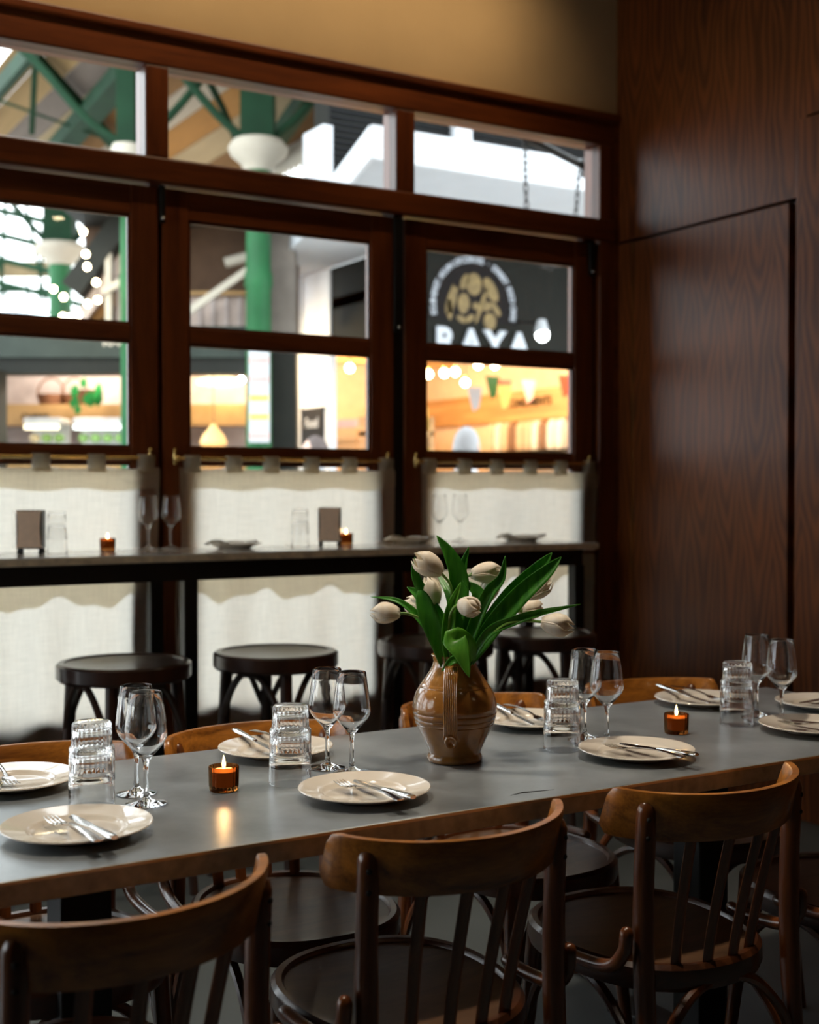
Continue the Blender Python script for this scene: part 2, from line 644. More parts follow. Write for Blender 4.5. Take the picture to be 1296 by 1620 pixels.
# panelled wall on the side with a flush door
wr = empty('wall_right')
struct(wr)
DY0, DY1, DZ = 3.585, 4.52, 2.467
MB().box(XR, XR + .15, DY1 + .004, YW, 0, DZ).build('wood_panel', 'veneer', wr)
MB().box(XR, XR + .15, 3.50, YW, DZ + .012, ZC).build('wood_panel', 'veneer', wr)
MB().box(XR - .012, XR + .15, 1.62, DY0 - .042, 0, 2.78).build('wood_panel', 'veneer', wr, bevel=0.004)
MB().box(XR - .004, XR + .15, 1.62, 3.498, 2.79, ZC).build('wood_panel', 'veneer', wr)
MB().box(XR - .012, XR + .15, -1.0, 1.61, 0, 2.78).build('wood_panel', 'veneer', wr, bevel=0.004)
MB().box(XR - .004, XR + .15, -1.0, 1.61, 2.79, ZC).build('wood_panel', 'veneer', wr)
MB().box(XR, XR + .15, YB, -1.01, 0, ZC).build('wood_panel', 'veneer', wr)
MB().box(XR + .05, XR + .16, YB, YW, 0, ZC).build('panel_backing', 'darkwood', wr)
MB().box(XR, XR + .2, YW, YW + .18, 0, ZC).build('corner_block', 'darkwood', wr)
d1 = empty('door_1')
struct(d1)
MB().box(XR - .006, XR + .045, DY0, DY1 - .002, 0.01, DZ - .004).build('door_leaf', 'veneer', d1, bevel=0.002)
MB().box(XR - .009, XR + .004, DY1 - .002, DY1 + .006, 0.01, DZ - .004).build('brass_hinge', 'brass', d1)
struct(MB().box(3.885, XR, YW - .02, YW + .12, 0, TOPZ).build('trim_1', 'frame_h', bevel=0.003))

# ---- window joinery -------------------------------------------------
FD0, FD1 = YW - .02, YW + .10          # frame depth
PIT = 1.0835                            # one bay
tr = struct(MB().box(XL, 3.885, FD0, FD1, 2.925, 3.035).build('trim_2', 'frame_h', bevel=0.006))
struct(MB().box(XL, XR, FD0 - .02, FD1 - .02, 3.035, TOPZ + .012).build('trim_3', 'frame_h', bevel=0.008))
struct(MB().box(XL, 3.885, FD0 - .012, FD1, 2.478, 2.578).build('trim_4', 'frame_h', bevel=0.010))
mull = [1.648 - 1.096 * k for k in range(0, 5)][::-1] + [2.744]
for i, x in enumerate(mull):
    struct(MB().box(x - .046, x + .046, FD0 + .004, FD1, 2.578, 2.925).build('trim_%d' % (5 + i), 'frame', bevel=0.006))
struct(MB().box(3.795, 3.885, FD0, FD1, 0, 2.925).build('trim_11', 'frame', bevel=0.006))
struct(MB().box(2.697, 2.745, FD0 + .03, FD1, 0, 2.478).build('trim_12', 'black'))
edges = [XL] + mull + [3.846]
for i in range(len(edges) - 1):
    w = empty('window_%d' % (20 + i))
    struct(w)
    MB().box(edges[i] + .046, edges[i + 1] - .046, YW + .035, YW + .040, 2.578, 2.925).build('pane', 'pane', w)


def leaf(x0, n):
    """A glazed folding leaf 1.022 wide: stiles, rails, glazing bar, three panes."""
    w = empty('window_%d' % n, (x0, 0, 0))
    struct(w)
    W, S = 1.022, 0.108
    y0, y1 = YW + .0, YW + .055
    MB().box(0, S, y0, y1, .01, 2.47).build('stile', 'frame', w, bevel=0.005)
    MB().box(W - S, W, y0, y1, .01, 2.47).build('stile', 'frame', w, bevel=0.005)
    MB().box(S, W - S, y0 + .002, y1 - .002, 2.356, 2.47).build('top_rail', 'frame_h', w, bevel=0.004)
    MB().box(S, W - S, y0 + .002, y1 - .002, 1.880, 1.942).build('glazing_bar', 'frame_h', w, bevel=0.006)
    MB().box(S, W - S, y0 + .002, y1 - .002, 1.418, 1.476).build('middle_rail', 'frame_h', w, bevel=0.005)
    MB().box(S, W - S, y0 + .002, y1 - .002, 0.01, .46).build('bottom_rail', 'frame_h', w, bevel=0.004)
    for z0, z1 in ((.46, 1.418), (1.476, 1.880), (1.942, 2.356)):
        MB().box(S, W - S, YW + .028, YW + .032, z0, z1).build('pane', 'pane', w)
        bd = MB()
        for xa, xb, za, zb in ((S, S + .010, z0, z1), (W - S - .010, W - S, z0, z1), (S + .010, W - S - .010, z0, z0 + .010), (S + .010, W - S - .010, z1 - .010, z1)):
            bd.box(xa, xb, YW + .012, YW + .026, za, zb)
        bd.build('glazing_bead', 'frame_h', w)
    return w


LEAVES = [1.672 - 1.038 - 1.08, 1.672 - 1.038, 1.672, 2.75]
leaf(LEAVES[0] - 1.038 - .04, 1)
leaf(LEAVES[0], 2)
lf3 = leaf(LEAVES[1], 3)
lf4 = leaf(LEAVES[2], 4)
lf5 = leaf(LEAVES[3], 5)
struct(MB().box(3.75, 3.80, YW + .056, FD1, 0, 2.478).build('trim_14', 'frame'))
struct(MB().box(1.64, 1.69, YW + .056, FD1, 0, 2.478).build('trim_15', 'frame'))
struct(MB().box(LEAVES[0] + 1.024, LEAVES[1] - .002, FD0 + .03, FD1, 0, 2.478).build('trim_13', 'frame'))


def bolt(parent, x, z0, z1, w=.022):
    b = MB().box(x - w / 2, x + w / 2, YW - .022, YW - .004, z0, z1).build('flush_bolt', 'black', parent, bevel=0.004)
    MB().sphere((x, YW - .026, z0 + .018), .008).build('bolt_knob', 'steel', b, smooth='all')


bolt(lf4, -0.005, 2.33, 2.475)
bolt(lf4, 1.022 + .012, 1.985, 2.465, .040)
bolt(lf5, 1.022 - .022, 2.31, 2.470, .030)

# ================================================================== curtains on brass rods
def curtain(x0, x1, ztop, zbot, n_tabs, label, seed, lower=False, rodz=None):
    rnd = random.Random(seed)
    root = empty('linen_curtain', ((x0 + x1) / 2, YW - .030, zbot), 0, label, 'curtain', 'linen half curtains on the window')
    W = x1 - x0
    H = ztop - zbot
    ph = [rnd.uniform(0, 6.28) for _ in range(4)]

    def dy(s, z):
        k = 0.5 + 0.5 * min(1, (H - z) / .25)
        a = .0045 * sin(s * 19 + ph[0]) + .003 * sin(s * 34 + ph[1]) + .004 * sin(s * 8 + ph[2])
        if lower:
            a *= 2.4
        return a * k + .0015 * sin(z * 9 + ph[3])

    def xx(s, z):
        return s + .004 * sin(z * 7 + ph[0] + s * 3)
    nx, nz = 90, 26
    mb = MB()
    for j in range(nz + 1):
        z = H * j / nz
        for i in range(nx + 1):
            s = -W / 2 + W * i / nx
            sag = 0
            if n_tabs and j == nz:
                t = (i / nx * (n_tabs - 1)) % 1
                sag = -.010 * sin(pi * t)
            mb.v.append((xx(s, z), dy(s, z), z + sag))
    for j in range(nz):
        for i in range(nx):
            a = j * (nx + 1) + i
            mb.f.append([a, a + 1, a + nx + 2, a + nx + 1])
    mb.build('cloth', 'linen', root, smooth='all')
    # doubled hem across the top and down both sides
    hh = .088 if not lower else .125
    def strip(name, s0, s1, z0, z1, off, nn):
        m = MB()
        for j in range(5):
            z = z0 + (z1 - z0) * j / 4
            for i in range(nn + 1):
                s = s0 + (s1 - s0) * i / nn
                zz = z
                if n_tabs and j == 0 and nn > 20:
                    zz += .006 * sin(s * 23 + ph[1])
                if lower and j == 0 and nn > 20:
                    zz += .020 * sin(s * 21 + ph[1]) + .010 * sin(s * 47)
                m.v.append((xx(s, z), dy(s, z) - off, zz))
        for j in range(4):
            for i in range(nn):
                a = j * (nn + 1) + i
                m.f.append([a, a + 1, a + nn + 2, a + nn + 1])
        return m.build(name, 'linen', root, smooth='all')
    strip('top_hem', -W / 2, W / 2, H - hh, H - .008, .004, 60)
    strip('top_hem', -W / 2, W / 2, H - hh + .004, H - .009, .006, 60)
    strip('side_hem', -W / 2, -W / 2 + .028, 0, H - hh, .004, 4)
    strip('side_hem', W / 2 - .028, W / 2, 0, H - hh, .004, 4)
    if n_tabs:
        tw = .062
        for k in range(n_tabs):
            s = -W / 2 + tw * .75 + (W - tw * 1.5) * k / (n_tabs - 1) + rnd.uniform(-.012, .012)
            zr = rodz - zbot
            prof = [(-.006, H - .02), (-.012, zr - .02), (-.0125, zr), (-.009, zr + .009), (0, zr + .0125), (.009, zr + .009), (.0125, zr), (.010, zr - .02), (.005, H - .02)]
            m = MB()
            for q in (0, 1):
                wv = tw / 2 * (1 if q else -1)
                for (py, pz) in prof:
                    m.v.append((s + wv * (1 + .10 * (pz < H)), py, pz))
            n = len(prof)
            for i in range(n - 1):
                m.f.append([i, i + 1, n + i + 1, n + i])
            m.build('tab', 'linen', root, smooth='all', solid=.0012)
    return root


def rod(x0, x1, z, label):
    root = empty('curtain_rod', (x0, YW - .030, z), 0, label, 'curtain rod', 'brass curtain rods')
    L = x1 - x0
    MB().tube([(0, 0, 0), (L, 0, 0)], .0075, 12).build('rod', 'brass', root, smooth=True)
    for x in (0.0, L):
        m = MB()
        m.sphere((x, 0, 0), .013)
        m.tube([(x, 0, 0), (x, .018, 0)], .006, 8)
        m.lathe([(0, -.026), (.007, -.024), (.010, 0), (.007, .024), (0, .026)], 10, x, .024, 0)
        m.sphere((x, .022, .032), .0085)
        m.build('bracket', 'brass', root, smooth=True)


RZ = 1.436
names3 = [('linen curtain with tabs behind the napkin holder, cut by the left picture edge', 'brass curtain rod above the bar candle, cut by the picture edge'),
          ('middle linen tab curtain, directly above the two stools in the middle of the bar', 'brass curtain rod below the window pane with the green column'),
          ('linen tab curtain nearest the dark wood panelled wall, above the bar', 'brass curtain rod under the pane that shows the gold fruit emblem')]
for k, (lx, r0, r1, c0, c1) in enumerate(((LEAVES[1], .05, .985, -.06, 1.010), (LEAVES[2], .045, .99, .058, 1.006), (LEAVES[3], .05, .995, .066, 1.022))):
    rod(lx + r0, lx + r1, RZ, names3[k][1])
    curtain(lx + c0, lx + c1, 1.402, 1.03, 6, names3[k][0], 10 + k, rodz=RZ)
low3 = ['lower linen curtain below the bar, behind the leftmost stool',
        'lower linen curtain below the bar, behind the second stool from the left',
        'lower linen curtain below the bar, behind the tulips and the stool by the panelled wall']
for k, (lx, c0, c1) in enumerate(((LEAVES[1], -.06, .985), (LEAVES[2], .04, 1.0), (LEAVES[3], .05, 1.0))):
    curtain(lx + c0, lx + c1, 1.02, .10, 0, low3[k], 20 + k, lower=True)

# ================================================================== bar counter under the window
BZ = 1.095
bar = empty('bar_counter', (2.0, 4.35, 0), 0, 'long window bar with pale marble top on dark steel frame', 'bar counter')
MB().box(-3.2, 1.385, -.215, .245, BZ - .028, BZ).build('marble_top', 'marble', bar, bevel=0.004)
MB().box(-3.2, 1.386, -.2165, -.2155, BZ - .026, BZ - .004).build('marble_front_edge', 'marble_edge', bar)
MB().box(-3.2, 1.33, -.18, -.12, BZ - .095, BZ - .029).build('apron', 'black', bar)
MB().box(1.27, 1.33, -.12, .20, BZ - .095, BZ - .029).build('side_apron', 'black', bar)
for x in (-2.0, -.40, 1.315):
    MB().box(x - .025, x + .025, -.18, -.13, 0, BZ - .095).build('leg', 'black', bar, bevel=0.003)
    MB().box(x - .025, x + .025, .17, .22, 0, BZ - .029).build('leg', 'black', bar, bevel=0.003)
MB().tube([(-3.1, -.155, .28), (1.28, -.155, .28)], .016, 10).build('foot_rail', 'black', bar, smooth=True)


# ================================================================== stools
def make_stool():
    root = empty('bar_stool')
    R, Z = .215, .76
    MB().lathe([(0, Z - .018), (.06, Z - .017), (.13, Z - .012), (.165, Z - .006), (.188, Z - .003), (.188, Z - .02), (0, Z - .024)], 48).build('seat', 'stool_seat', root, smooth=True)
    MB().lathe([(.186, Z - .055), (.186, Z - .004), (.190, Z + .001), (.207, Z + .001), (R, Z - .006), (R, Z - .047), (R - .008, Z - .056), (.19, Z - .057)], 48).build('seat_ring', 'stool', root, smooth=True)
    for k in range(4):
        a = pi / 4 + k * pi / 2
        c, s = cos(a), sin(a)
        MB().tube([(c * .170, s * .170, Z - .05), (c * .186, s * .186, .45), (c * .225, s * .225, 0)], [.021, .0195, .0155], 12).build('leg', 'stool', root, smooth=True)
    for k in range(4):
        a0 = pi / 4 + k * pi / 2
        pts = []
        for t, zz, rr in ((0.03, .545, .186), (.10, .585, .186), (.22, .650, .185), (.36, .692, .185), (.5, .698, .185), (.64, .692, .185), (.78, .650, .185), (.90, .585, .186), (.97, .545, .186)):
            a = a0 + t * pi / 2
            k2 = 1 - .16 * sin(pi * t)
            pts.append((cos(a) * rr * k2 * 1.02, sin(a) * rr * k2 * 1.02, zz))
        MB().tube(spline(pts, 3), .0115, 8).build('arch_brace', 'stool', root, smooth=True)
    MB().tube([(cos(t * pi / 16) * .205, sin(t * pi / 16) * .205, .25) for t in range(32)], .011, 8, closed=True).build('foot_ring', 'stool', root, smooth=True)
    return root


copies(make_stool(), [
    ((1.30, 3.99, 0), .25, 'dark round bentwood stool at the bar, farthest from the panelled wall'),
    ((1.835, 3.98, 0), .55, 'dark round bentwood stool at the bar, third from the panelled wall'),
    ((2.48, 3.97, 0), .1, 'dark round bentwood stool at the bar, just behind the brown jug'),
    ((2.965, 3.97, 0), .7, 'dark round bentwood stool at the bar, nearest the panelled wall'),
], 'bentwood stools along the window bar', 'stool')

# ================================================================== dining table
TZ = .76
TX0, TX1, TY0, TY1 = .12, 2.685, 1.834, 2.540
table = empty('dining_table', ((TX0 + TX1) / 2, (TY0 + TY1) / 2, 0), 0, 'long dining table with grey zinc top on black pedestals', 'table')
cx, cyy = (TX0 + TX1) / 2, (TY0 + TY1) / 2
MB().box(TX0 - cx, TX1 - cx, TY0 - cyy, TY1 - cyy, TZ - .004, TZ).build('zinc_top', 'zinc', table, bevel=0.0018)
MB().box(TX0 - cx + .001, TX1 - cx - .001, TY0 - cyy + .001, TY1 - cyy - .001, TZ - .038, TZ - .0042).build('edge_band', 'zinc_edge', table, bevel=0.002)
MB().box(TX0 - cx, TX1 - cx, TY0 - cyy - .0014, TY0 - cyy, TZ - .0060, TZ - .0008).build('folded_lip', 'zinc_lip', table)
for x in (.63, 2.10):
    MB().box(x - cx - .045, x - cx + .045, -.045, .045, .02, TZ - .06).build('pedestal', 'black', table, bevel=.004)
    MB().box(x - cx - .05, x - cx + .05, -.25, .25, TZ - .06, TZ - .0385).build('top_bracket', 'black', table, bevel=.003)
    MB().box(x - cx - .05, x - cx + .05, -.28, .28, 0, .025).build('foot', 'black', table, bevel=.004)
MB().tube([(1.335 - cx, 1.879 - cyy, TZ + .0002), (1.365 - cx, 1.884 - cyy, TZ + .0002), (1.43 - cx, 1.874 - cyy, TZ + .0002)], [.0003, .0016, .0003], 6).build('scratch', 'hole', table)


# ================================================================== chairs
def make_chair():
    root = empty('dining_chair')
    RX, RY, SZ = .205, .234, .45

    def outline(k, t):
        c, s = cos(t), sin(t)
        e = 2.35
        r = (abs(c) ** e + abs(s) ** e) ** (-1 / e)
        w = 1 + .045 * s
        return (RX * k * r * c * w, RY * k * r * s - .017)
    n = 56
    mb = MB()
    rings = []
    for k, z in ((.02, SZ - .012), (.4, SZ - .011), (.75, SZ - .006), (.90, SZ - .003), (.90, SZ - .018), (.02, SZ - .022)):
        rings.append([(*outline(k, 2 * pi * j / n), z) for j in range(n)])
    mb.loops(rings).build('seat', 'seat', root, smooth=True)
    mb = MB()
    rings = []
    for k, z in ((.893, SZ - .040), (.893, SZ - .003), (.915, SZ + .004), (.965, SZ + .005), (1.0, SZ - .003), (1.005, SZ - .030), (.985, SZ - .043), (.915, SZ - .044)):
        rings.append([(*outline(k, 2 * pi * j / n), z) for j in range(n)])
    mb.loops(rings, closed=True).build('seat_rim', 'seat_rim', root, smooth=True)
    for s in (-1, 1):
        MB().tube([(s * .150, .140, SZ - .02), (s * .158, .155, .25), (s * .175, .180, 0)], [.0185, .017, .013], 10).build('front_leg', 'post', root, smooth=True)
        p = spline([(s * .186, -.292, 0), (s * .180, -.252, .22), (s * .180, -.232, .43), (s * .180, -.229, .60), (s * .180, -.236, .752)], 5)
        pm = MB().tube(p, [.015] * 4 + [.018] * 5 + [.0195] * 6 + [.0185] * 6, 12, roundend=True).build('back_post', 'post', root, smooth=True)
        # two screw holes on the back of each post
        for z in (.738, .705):
            MB().sphere((s * .180 + s * .40 * .0172, -.2352 + (.752 - z) * .05 - .917 * .0172, z), .0050, 10, 8).build('screw_hole', 'hole', pm, smooth='all')
        # curved hip bracket between post and seat
        q = spline([(s * .216, -.226, .535), (s * .217, -.220, .500), (s * .219, -.185, .465), (s * .222, -.105, .452), (s * .225, -.03, .452)], 5)
        MB().tube(q, .0125, 10, roundend=True).build('hip_bracket', 'post', root, smooth=True)
        # side arch brace between the legs
        q = spline([(s * .163, .160, .20), (s * .160, .13, .30), (s * .160, .06, .375), (s * .163, -.02, .398), (s * .168, -.11, .375), (s * .176, -.20, .30), (s * .180, -.250, .20)], 4)
        MB().tube(q, .0105, 8).build('arch_brace', 'post', root, smooth=True)
    for yy, zz, w in ((.165, .20, .158), (-.246, .22, .178)):
        q = spline([(-w, yy, zz), (-w * .85, yy, zz + .10), (-w * .45, yy * .98, zz + .18), (0, yy * .97, zz + .20), (w * .45, yy * .98, zz + .18), (w * .85, yy, zz + .10), (w, yy, zz)], 4)
        MB().tube(q, .0105, 8).build('arch_brace', 'post', root, smooth=True)
    # curved back rail
    RW, BOW, Y0 = .219, .140, -.306
    zt, zb = .783, .694
    rings = []
    N = 44
    for i in range(N + 1):
        t = -1 + 2 * i / N
        x = RW * sin(t * 1.30) / sin(1.30)
        y = Y0 + BOW * (1 - cos(t * 1.30)) / (1 - cos(1.30))
        dx = RW * cos(t * 1.30) / sin(1.30)
        dyy = BOW * sin(t * 1.30) / (1 - cos(1.30))
        l = sqrt(dx * dx + dyy * dyy)
        nx_, ny_ = -dyy / l, dx / l
        e = max(0, abs(t) - .91) / .09
        hs = sqrt(max(0.0, 1 - (e * .97) ** 2.6)) if e else 1
        hs = .50 + .50 * hs
        zm = (zt + zb) / 2 + .005 * t * t
        hh = (zt - zb) / 2 * hs
        th = .0085 * (1 - .35 * e)
        ring = []
        for a, b in ((-1, -.86), (-.72, -1), (.72, -1), (1, -.86), (1, .86), (.72, 1), (-.72, 1), (-1, .86)):
            z = zm + b * hh
            lean = -.012 * b
            ring.append((x + nx_ * a * th, y + ny_ * a * th + lean, z))
        rings.append(ring)
    MB().loops(rings).build('back_rail', 'rail', root, smooth=50)
    # four slats between seat and rail
    for x in (-.105, -.036, .036, .105):
        yt = Y0 + BOW * .9 * (x / RW) ** 2 + .004
        yb = -RY * .95 * sqrt(max(0, 1 - (abs(x) / .215) ** 2.4)) - .011
        rings = []
        for i in range(9):
            t = i / 8
            x2 = x * (.86 + .14 * t)
            y = yb + (yt - yb) * (t ** 1.2)
            z = SZ + (.715 - SZ) * t
            w, th = .0125, .006
            rings.append([(x2 + w * cos(a), y + th * sin(a), z) for a in [2 * pi * j / 10 for j in range(10)]])
        MB().loops(rings).build('slat', 'post', root, smooth=50)
    return root


copies(make_chair(), [
    ((.512, 1.842, 0), radians(10), 'wooden chair with curved back rail, nearest the camera at the lower left corner'),
    ((1.112, 1.922, 0), radians(0), 'wooden chair on the near side of the table, right in front of the brown jug'),
    ((1.684, 1.930, 0), radians(-1), 'wooden chair on the near side, in front of the plate right of the jug'),
    ((2.250, 1.900, 0), radians(-2), 'wooden chair on the near side, cut by the right picture edge'),
    ((.640, 2.380, 0), radians(182), 'wooden chair on the far side, behind the leftmost plate and tumblers'),
    ((1.135, 2.365, 0), radians(178), 'wooden chair on the far side, behind the middle left plate and wine glasses'),
    ((1.772, 2.440, 0), radians(183), 'wooden chair on the far side, its rail half hidden by the brown jug'),
    ((2.325, 2.420, 0), radians(179), 'wooden chair on the far side, nearest the panelled wall'),
], 'bentwood dining chairs around the zinc table', 'chair')


# ================================================================== table settings
def make_plate(mat='plate', R=.121):
    m = MB()
    m.lathe([(0, .004), (.066 * R / .121, .0042), (.0725 * R / .121, .0055), (.0765 * R / .121, .0095), (.0795 * R / .121, .0118), (.083 * R / .121, .0126), (.100 * R / .121, .0152), (R - .004, .0195), (R - .001, .0200), (R, .0185), (R - .002, .0165),
             (.098 * R / .121, .0115), (.080 * R / .121, .0060), (.070 * R / .121, .0005), (.060 * R / .121, 0), (.056 * R / .121, .002), (0, .0022)], 64)
    return m.build('dinner_plate', mat, smooth=60)


def make_fork():
    root = empty('fork')
    h = MB()
    rings = []
    for y, w, z, th in ((-.105, .0095, .0010, .0016), (-.100, .0115, .0012, .0020), (-.085, .0105, .003, .0022), (-.06, .0078, .0065, .0022), (-.03, .0052, .0085, .0022), (.005, .0042, .0085, .0022), (.030, .0045, .0055, .0020), (.040, .0080, .0040, .0016)):
        rings.append([(w * a * .8, y, z + th * b) for a, b in ((-1, -.5), (0, -1), (1, -.5), (1, .5), (0, 1), (-1, .5))])
    h.loops(rings).build('handle', 'steel', root, smooth=60)
    t = MB()
    rings = []
    for y, w, z in ((.036, .006, .0048), (.046, .0112, .0026), (.056, .0125, .0018), (.066, .0125, .0022)):
        rings.append([(w * a, y, z + .0010 * b + abs(a) * .001) for a, b in ((-1, -1), (-.4, -1.2), (.4, -1.2), (1, -1), (1, 1), (.4, .8), (-.4, .8), (-1, 1))])
    t.loops(rings).build('fork_neck', 'steel', root, smooth=60)
    for k in range(4):
        x = -.0102 + k * .0068
        MB().tube([(x, .064, .0026), (x, .080, .0036), (x * .97, .096, .0066), (x * .95, .106, .0092)], [.0018, .0017, .0014, .0007], 6).build('tine', 'steel', root, smooth=True)
    return root


def make_knife():
    root = empty('table_knife')
    rings = []
    for y, w, th in ((-.115, .0060, .0030), (-.110, .0085, .0045), (-.09, .0088, .0048), (-.06, .0078, .0045), (-.03, .0065, .0042), (-.012, .0058, .0040), (-.006, .0050, .0028)):
        rings.append([(w * cos(a), y, .0046 + th * sin(a)) for a in [2 * pi * j / 10 for j in range(10)]])
    MB().loops(rings).build('handle', 'steel', root, smooth=60)
    rings = []
    for y, x0, x1 in ((-.008, -.0045, .0045), (.004, -.0075, .0060), (.03, -.0098, .0068), (.07, -.0102, .0070), (.095, -.0080, .0066), (.106, -.0030, .0055), (.110, .0015, .0035)):
        rings.append([(x0, y, .0046), (x0 * .2, y, .0056), (x1, y, .0058), (x1, y, .0036), (x0 * .2, y, .0037)])
    MB().loops(rings).build('blade', 'steel', root, smooth=30)
    return root


plate_spots = [
    # x, y, facing (0 diner on the near side, pi far side), phrase
    (.581, 2.026, 0, 'the front plate nearest the left picture edge'),
    (1.102, 2.009, 0, 'the front plate between the candle and the brown jug'),
    (1.755, 2.018, 0, 'the front plate to the right of the brown jug'),
    (2.288, 2.021, 0, 'the front plate cut by the right picture edge'),
    (.572, 2.420, pi, 'the far-side plate cut by the left picture edge'),
    (1.117, 2.425, pi, 'the far-side plate left of the jug, behind tumblers'),
    (1.775, 2.415, pi, 'the far-side plate partly hidden by the brown jug'),
    (2.330, 2.425, pi, 'the far-side plate behind the right candle'),
    (2.560, 2.225, -pi / 2 - .12 + pi, 'the plate at the far end of the table'),
]
cap = lambda s: s
plates = copies(make_plate(), [((x, y, TZ), a, 'cream dinner plate, ' + ph) for x, y, a, ph in plate_spots], 'cream dinner plates', 'plate')
forks, knives = [], []
tilt = [(-.030, -.002, 2), (-.026, 0, 0), (-.026, .004, 4), (-.030, .0, 8), (.010, .030, -4), (-.022, .024, 3), (-.018, .022, -8), (-.026, .022, -4), (-.015, .016, 3)]
for i, (x, y, a, ph) in enumerate(plate_spots):
    fx, kx, tl = tilt[i]
    for dx, lst, yo, extra in ((fx, forks, -.040, 3), (kx, knives, -.042, -1)):
        ca, sa = cos(a), sin(a)
        lx, ly = dx + (0.012 if a == 0 else 0), yo
        lst.append(((x + lx * ca - ly * sa, y + lx * sa + ly * ca, TZ + .0175), a + radians(tl + extra), ph))
copies(make_fork(), [(l, a, 'steel fork lying on ' + ph) for l, a, ph in forks], 'steel forks on the table', 'fork')
copies(make_knife(), [(l, a, 'steel table knife lying on ' + ph) for l, a, ph in knives], 'steel knives on the table', 'knife')
# the handles rest on the rim, the tips on the well of the plate
for o in list(COL.objects):
    if o.name.split('.')[0] in ('fork', 'table_knife') and o.type == 'EMPTY':
        o.rotation_euler[0] = radians(-4.0)


def make_tumbler():
    """Inverted stacking tumbler: ribbed narrow foot on top, step, straight wide mouth below."""
    H = .104
    prof = [(0, H - .001), (.026, H - .001, 0), (.031, H - .0005, .0012), (.0338, H - .004, .0022), (.0342, H - .008, .0022), (.0350, H - .025, .0022), (.0356, H - .040, .0020), (.0360, H - .0425, 0), (.0392, H - .046, 0), (.0396, H - .050, 0),
            (.0398, .030, 0), (.0402, .003, 0), (.0398, 0, 0), (.0386, 0, 0), (.0382, .004, 0), (.0378, .03, 0), (.0372, H - .052, 0), (.0345, H - .048, 0), (.0325, H - .042, 0), (.0318, H - .025, 0), (.0310, H - .014, 0), (.028, H - .011, 0), (0, H - .010)]
    return MB().lathe(prof, 96, flutes=24).build('glass_tumbler', 'glass', smooth=60)


tum = [(.657, 2.200, 'beside the leftmost wine glasses'), (1.031, 2.173, 'between the left candle and the wine glasses'),
       (1.669, 2.159, 'just right of the brown jug'), (2.201, 2.173, 'behind the right candle')]
spots = []
for x, y, ph in tum:
    spots.append(((x, y, TZ + .0003), .1, 'upside-down ribbed tumbler, lower of the stack ' + ph))
    spots.append(((x + .0006, y, TZ + .0455), .3, 'upside-down ribbed tumbler, upper of the stack ' + ph))
copies(make_tumbler(), spots, 'stacked glass tumblers on the table', 'tumbler')


def make_wine():
    root = empty('wine_glass')
    o = [(0, .0005), (.0345, .0005), (.0362, .0012), (.0362, .0020), (.030, .0034), (.018, .0058), (.0085, .0100), (.0052, .0160), (.0042, .030), (.0040, .055), (.0044, .070), (.0066, .0785), (.0125, .0865), (.0235, .0985), (.0325, .1095), (.0368, .1185), (.0375, .1245),
         (.0368, .134), (.0345, .155), (.0312, .178), (.0284, .1985), (.0279, .2000), (.0277, .1996), (.0306, .178), (.0339, .155), (.0362, .134), (.0369, .1245), (.0361, .1187), (.0318, .1100), (.0229, .0992), (.0110, .0885), (.0045, .0840), (0, .0832)]
    foot, bowl = o[:10], o[9:]
    MB().lathe(o, 48).build('bowl_and_stem', 'glass', root, smooth=60)
    return root


copies(make_wine(), [
    ((.752, 2.240, TZ), 0, 'wine glass behind its twin, right of the leftmost tumbler stack'),
    ((.742, 2.158, TZ), 0, 'wine glass in front of its twin, right of the leftmost tumbler stack'),
    ((1.151, 2.253, TZ), 0, 'wine glass, the left of the pair left of the brown jug'),
    ((1.172, 2.188, TZ), 0, 'wine glass, the right of the pair left of the brown jug'),
    ((1.784, 2.226, TZ), 0, 'wine glass, the left of the pair right of the brown jug'),
    ((1.798, 2.166, TZ), 0, 'wine glass, the right of the pair right of the brown jug'),
    ((2.327, 2.232, TZ), 0, 'wine glass, the left of the pair at the right end of the table'),
    ((2.304, 2.130, TZ), 0, 'wine glass, the right of the pair at the right end of the table'),
    ((1.575, 4.545, BZ), 0, 'wine glass on the marble bar, in front of the curtain edge by the candle'),
    ((1.665, 4.550, BZ), 0, 'wine glass on the marble bar, in front of the dark gap between curtains'),
    ((2.866, 4.560, BZ), 0, 'wine glass on the marble bar, the left of the pair above the tulips'),
    ((2.972, 4.560, BZ), 0, 'wine glass on the marble bar, the right of the pair above the tulips'),
], 'wine glasses', 'wine glass')


def make_votive():
    root = empty('votive_candle')
    prof = [(0, 0), (.024, 0), (.0265, .002), (.0268, .007, 0), (.0275, .009, .0016), (.0280, .030, .0016), (.0284, .043, .0016), (.0280, .0455, .0008), (.0258, .0455, 0), (.0250, .043, 0), (.0244, .012, 0), (.0230, .009, 0), (0, .009)]
    MB().lathe(prof, 96, flutes=24).build('ribbed_glass', 'amber', root, smooth=60)
    MB().lathe([(0, .0095), (.0228, .0095), (.0234, .012), (.0240, .037), (.0225, .0375), (.012, .0368), (0, .0366)], 32).build('wax', 'wax', root, smooth=True)
    MB().tube([(0, 0, .0366), (.0004, 0, .042)], .0008, 6).build('wick', 'wick', root)
    MB().lathe([(0, .0405), (.0022, .043), (.0034, .047), (.0032, .051), (.0020, .057), (.0009, .062), (0, .0655)], 12).build('flame', 'flame', root, smooth=True)
    return root


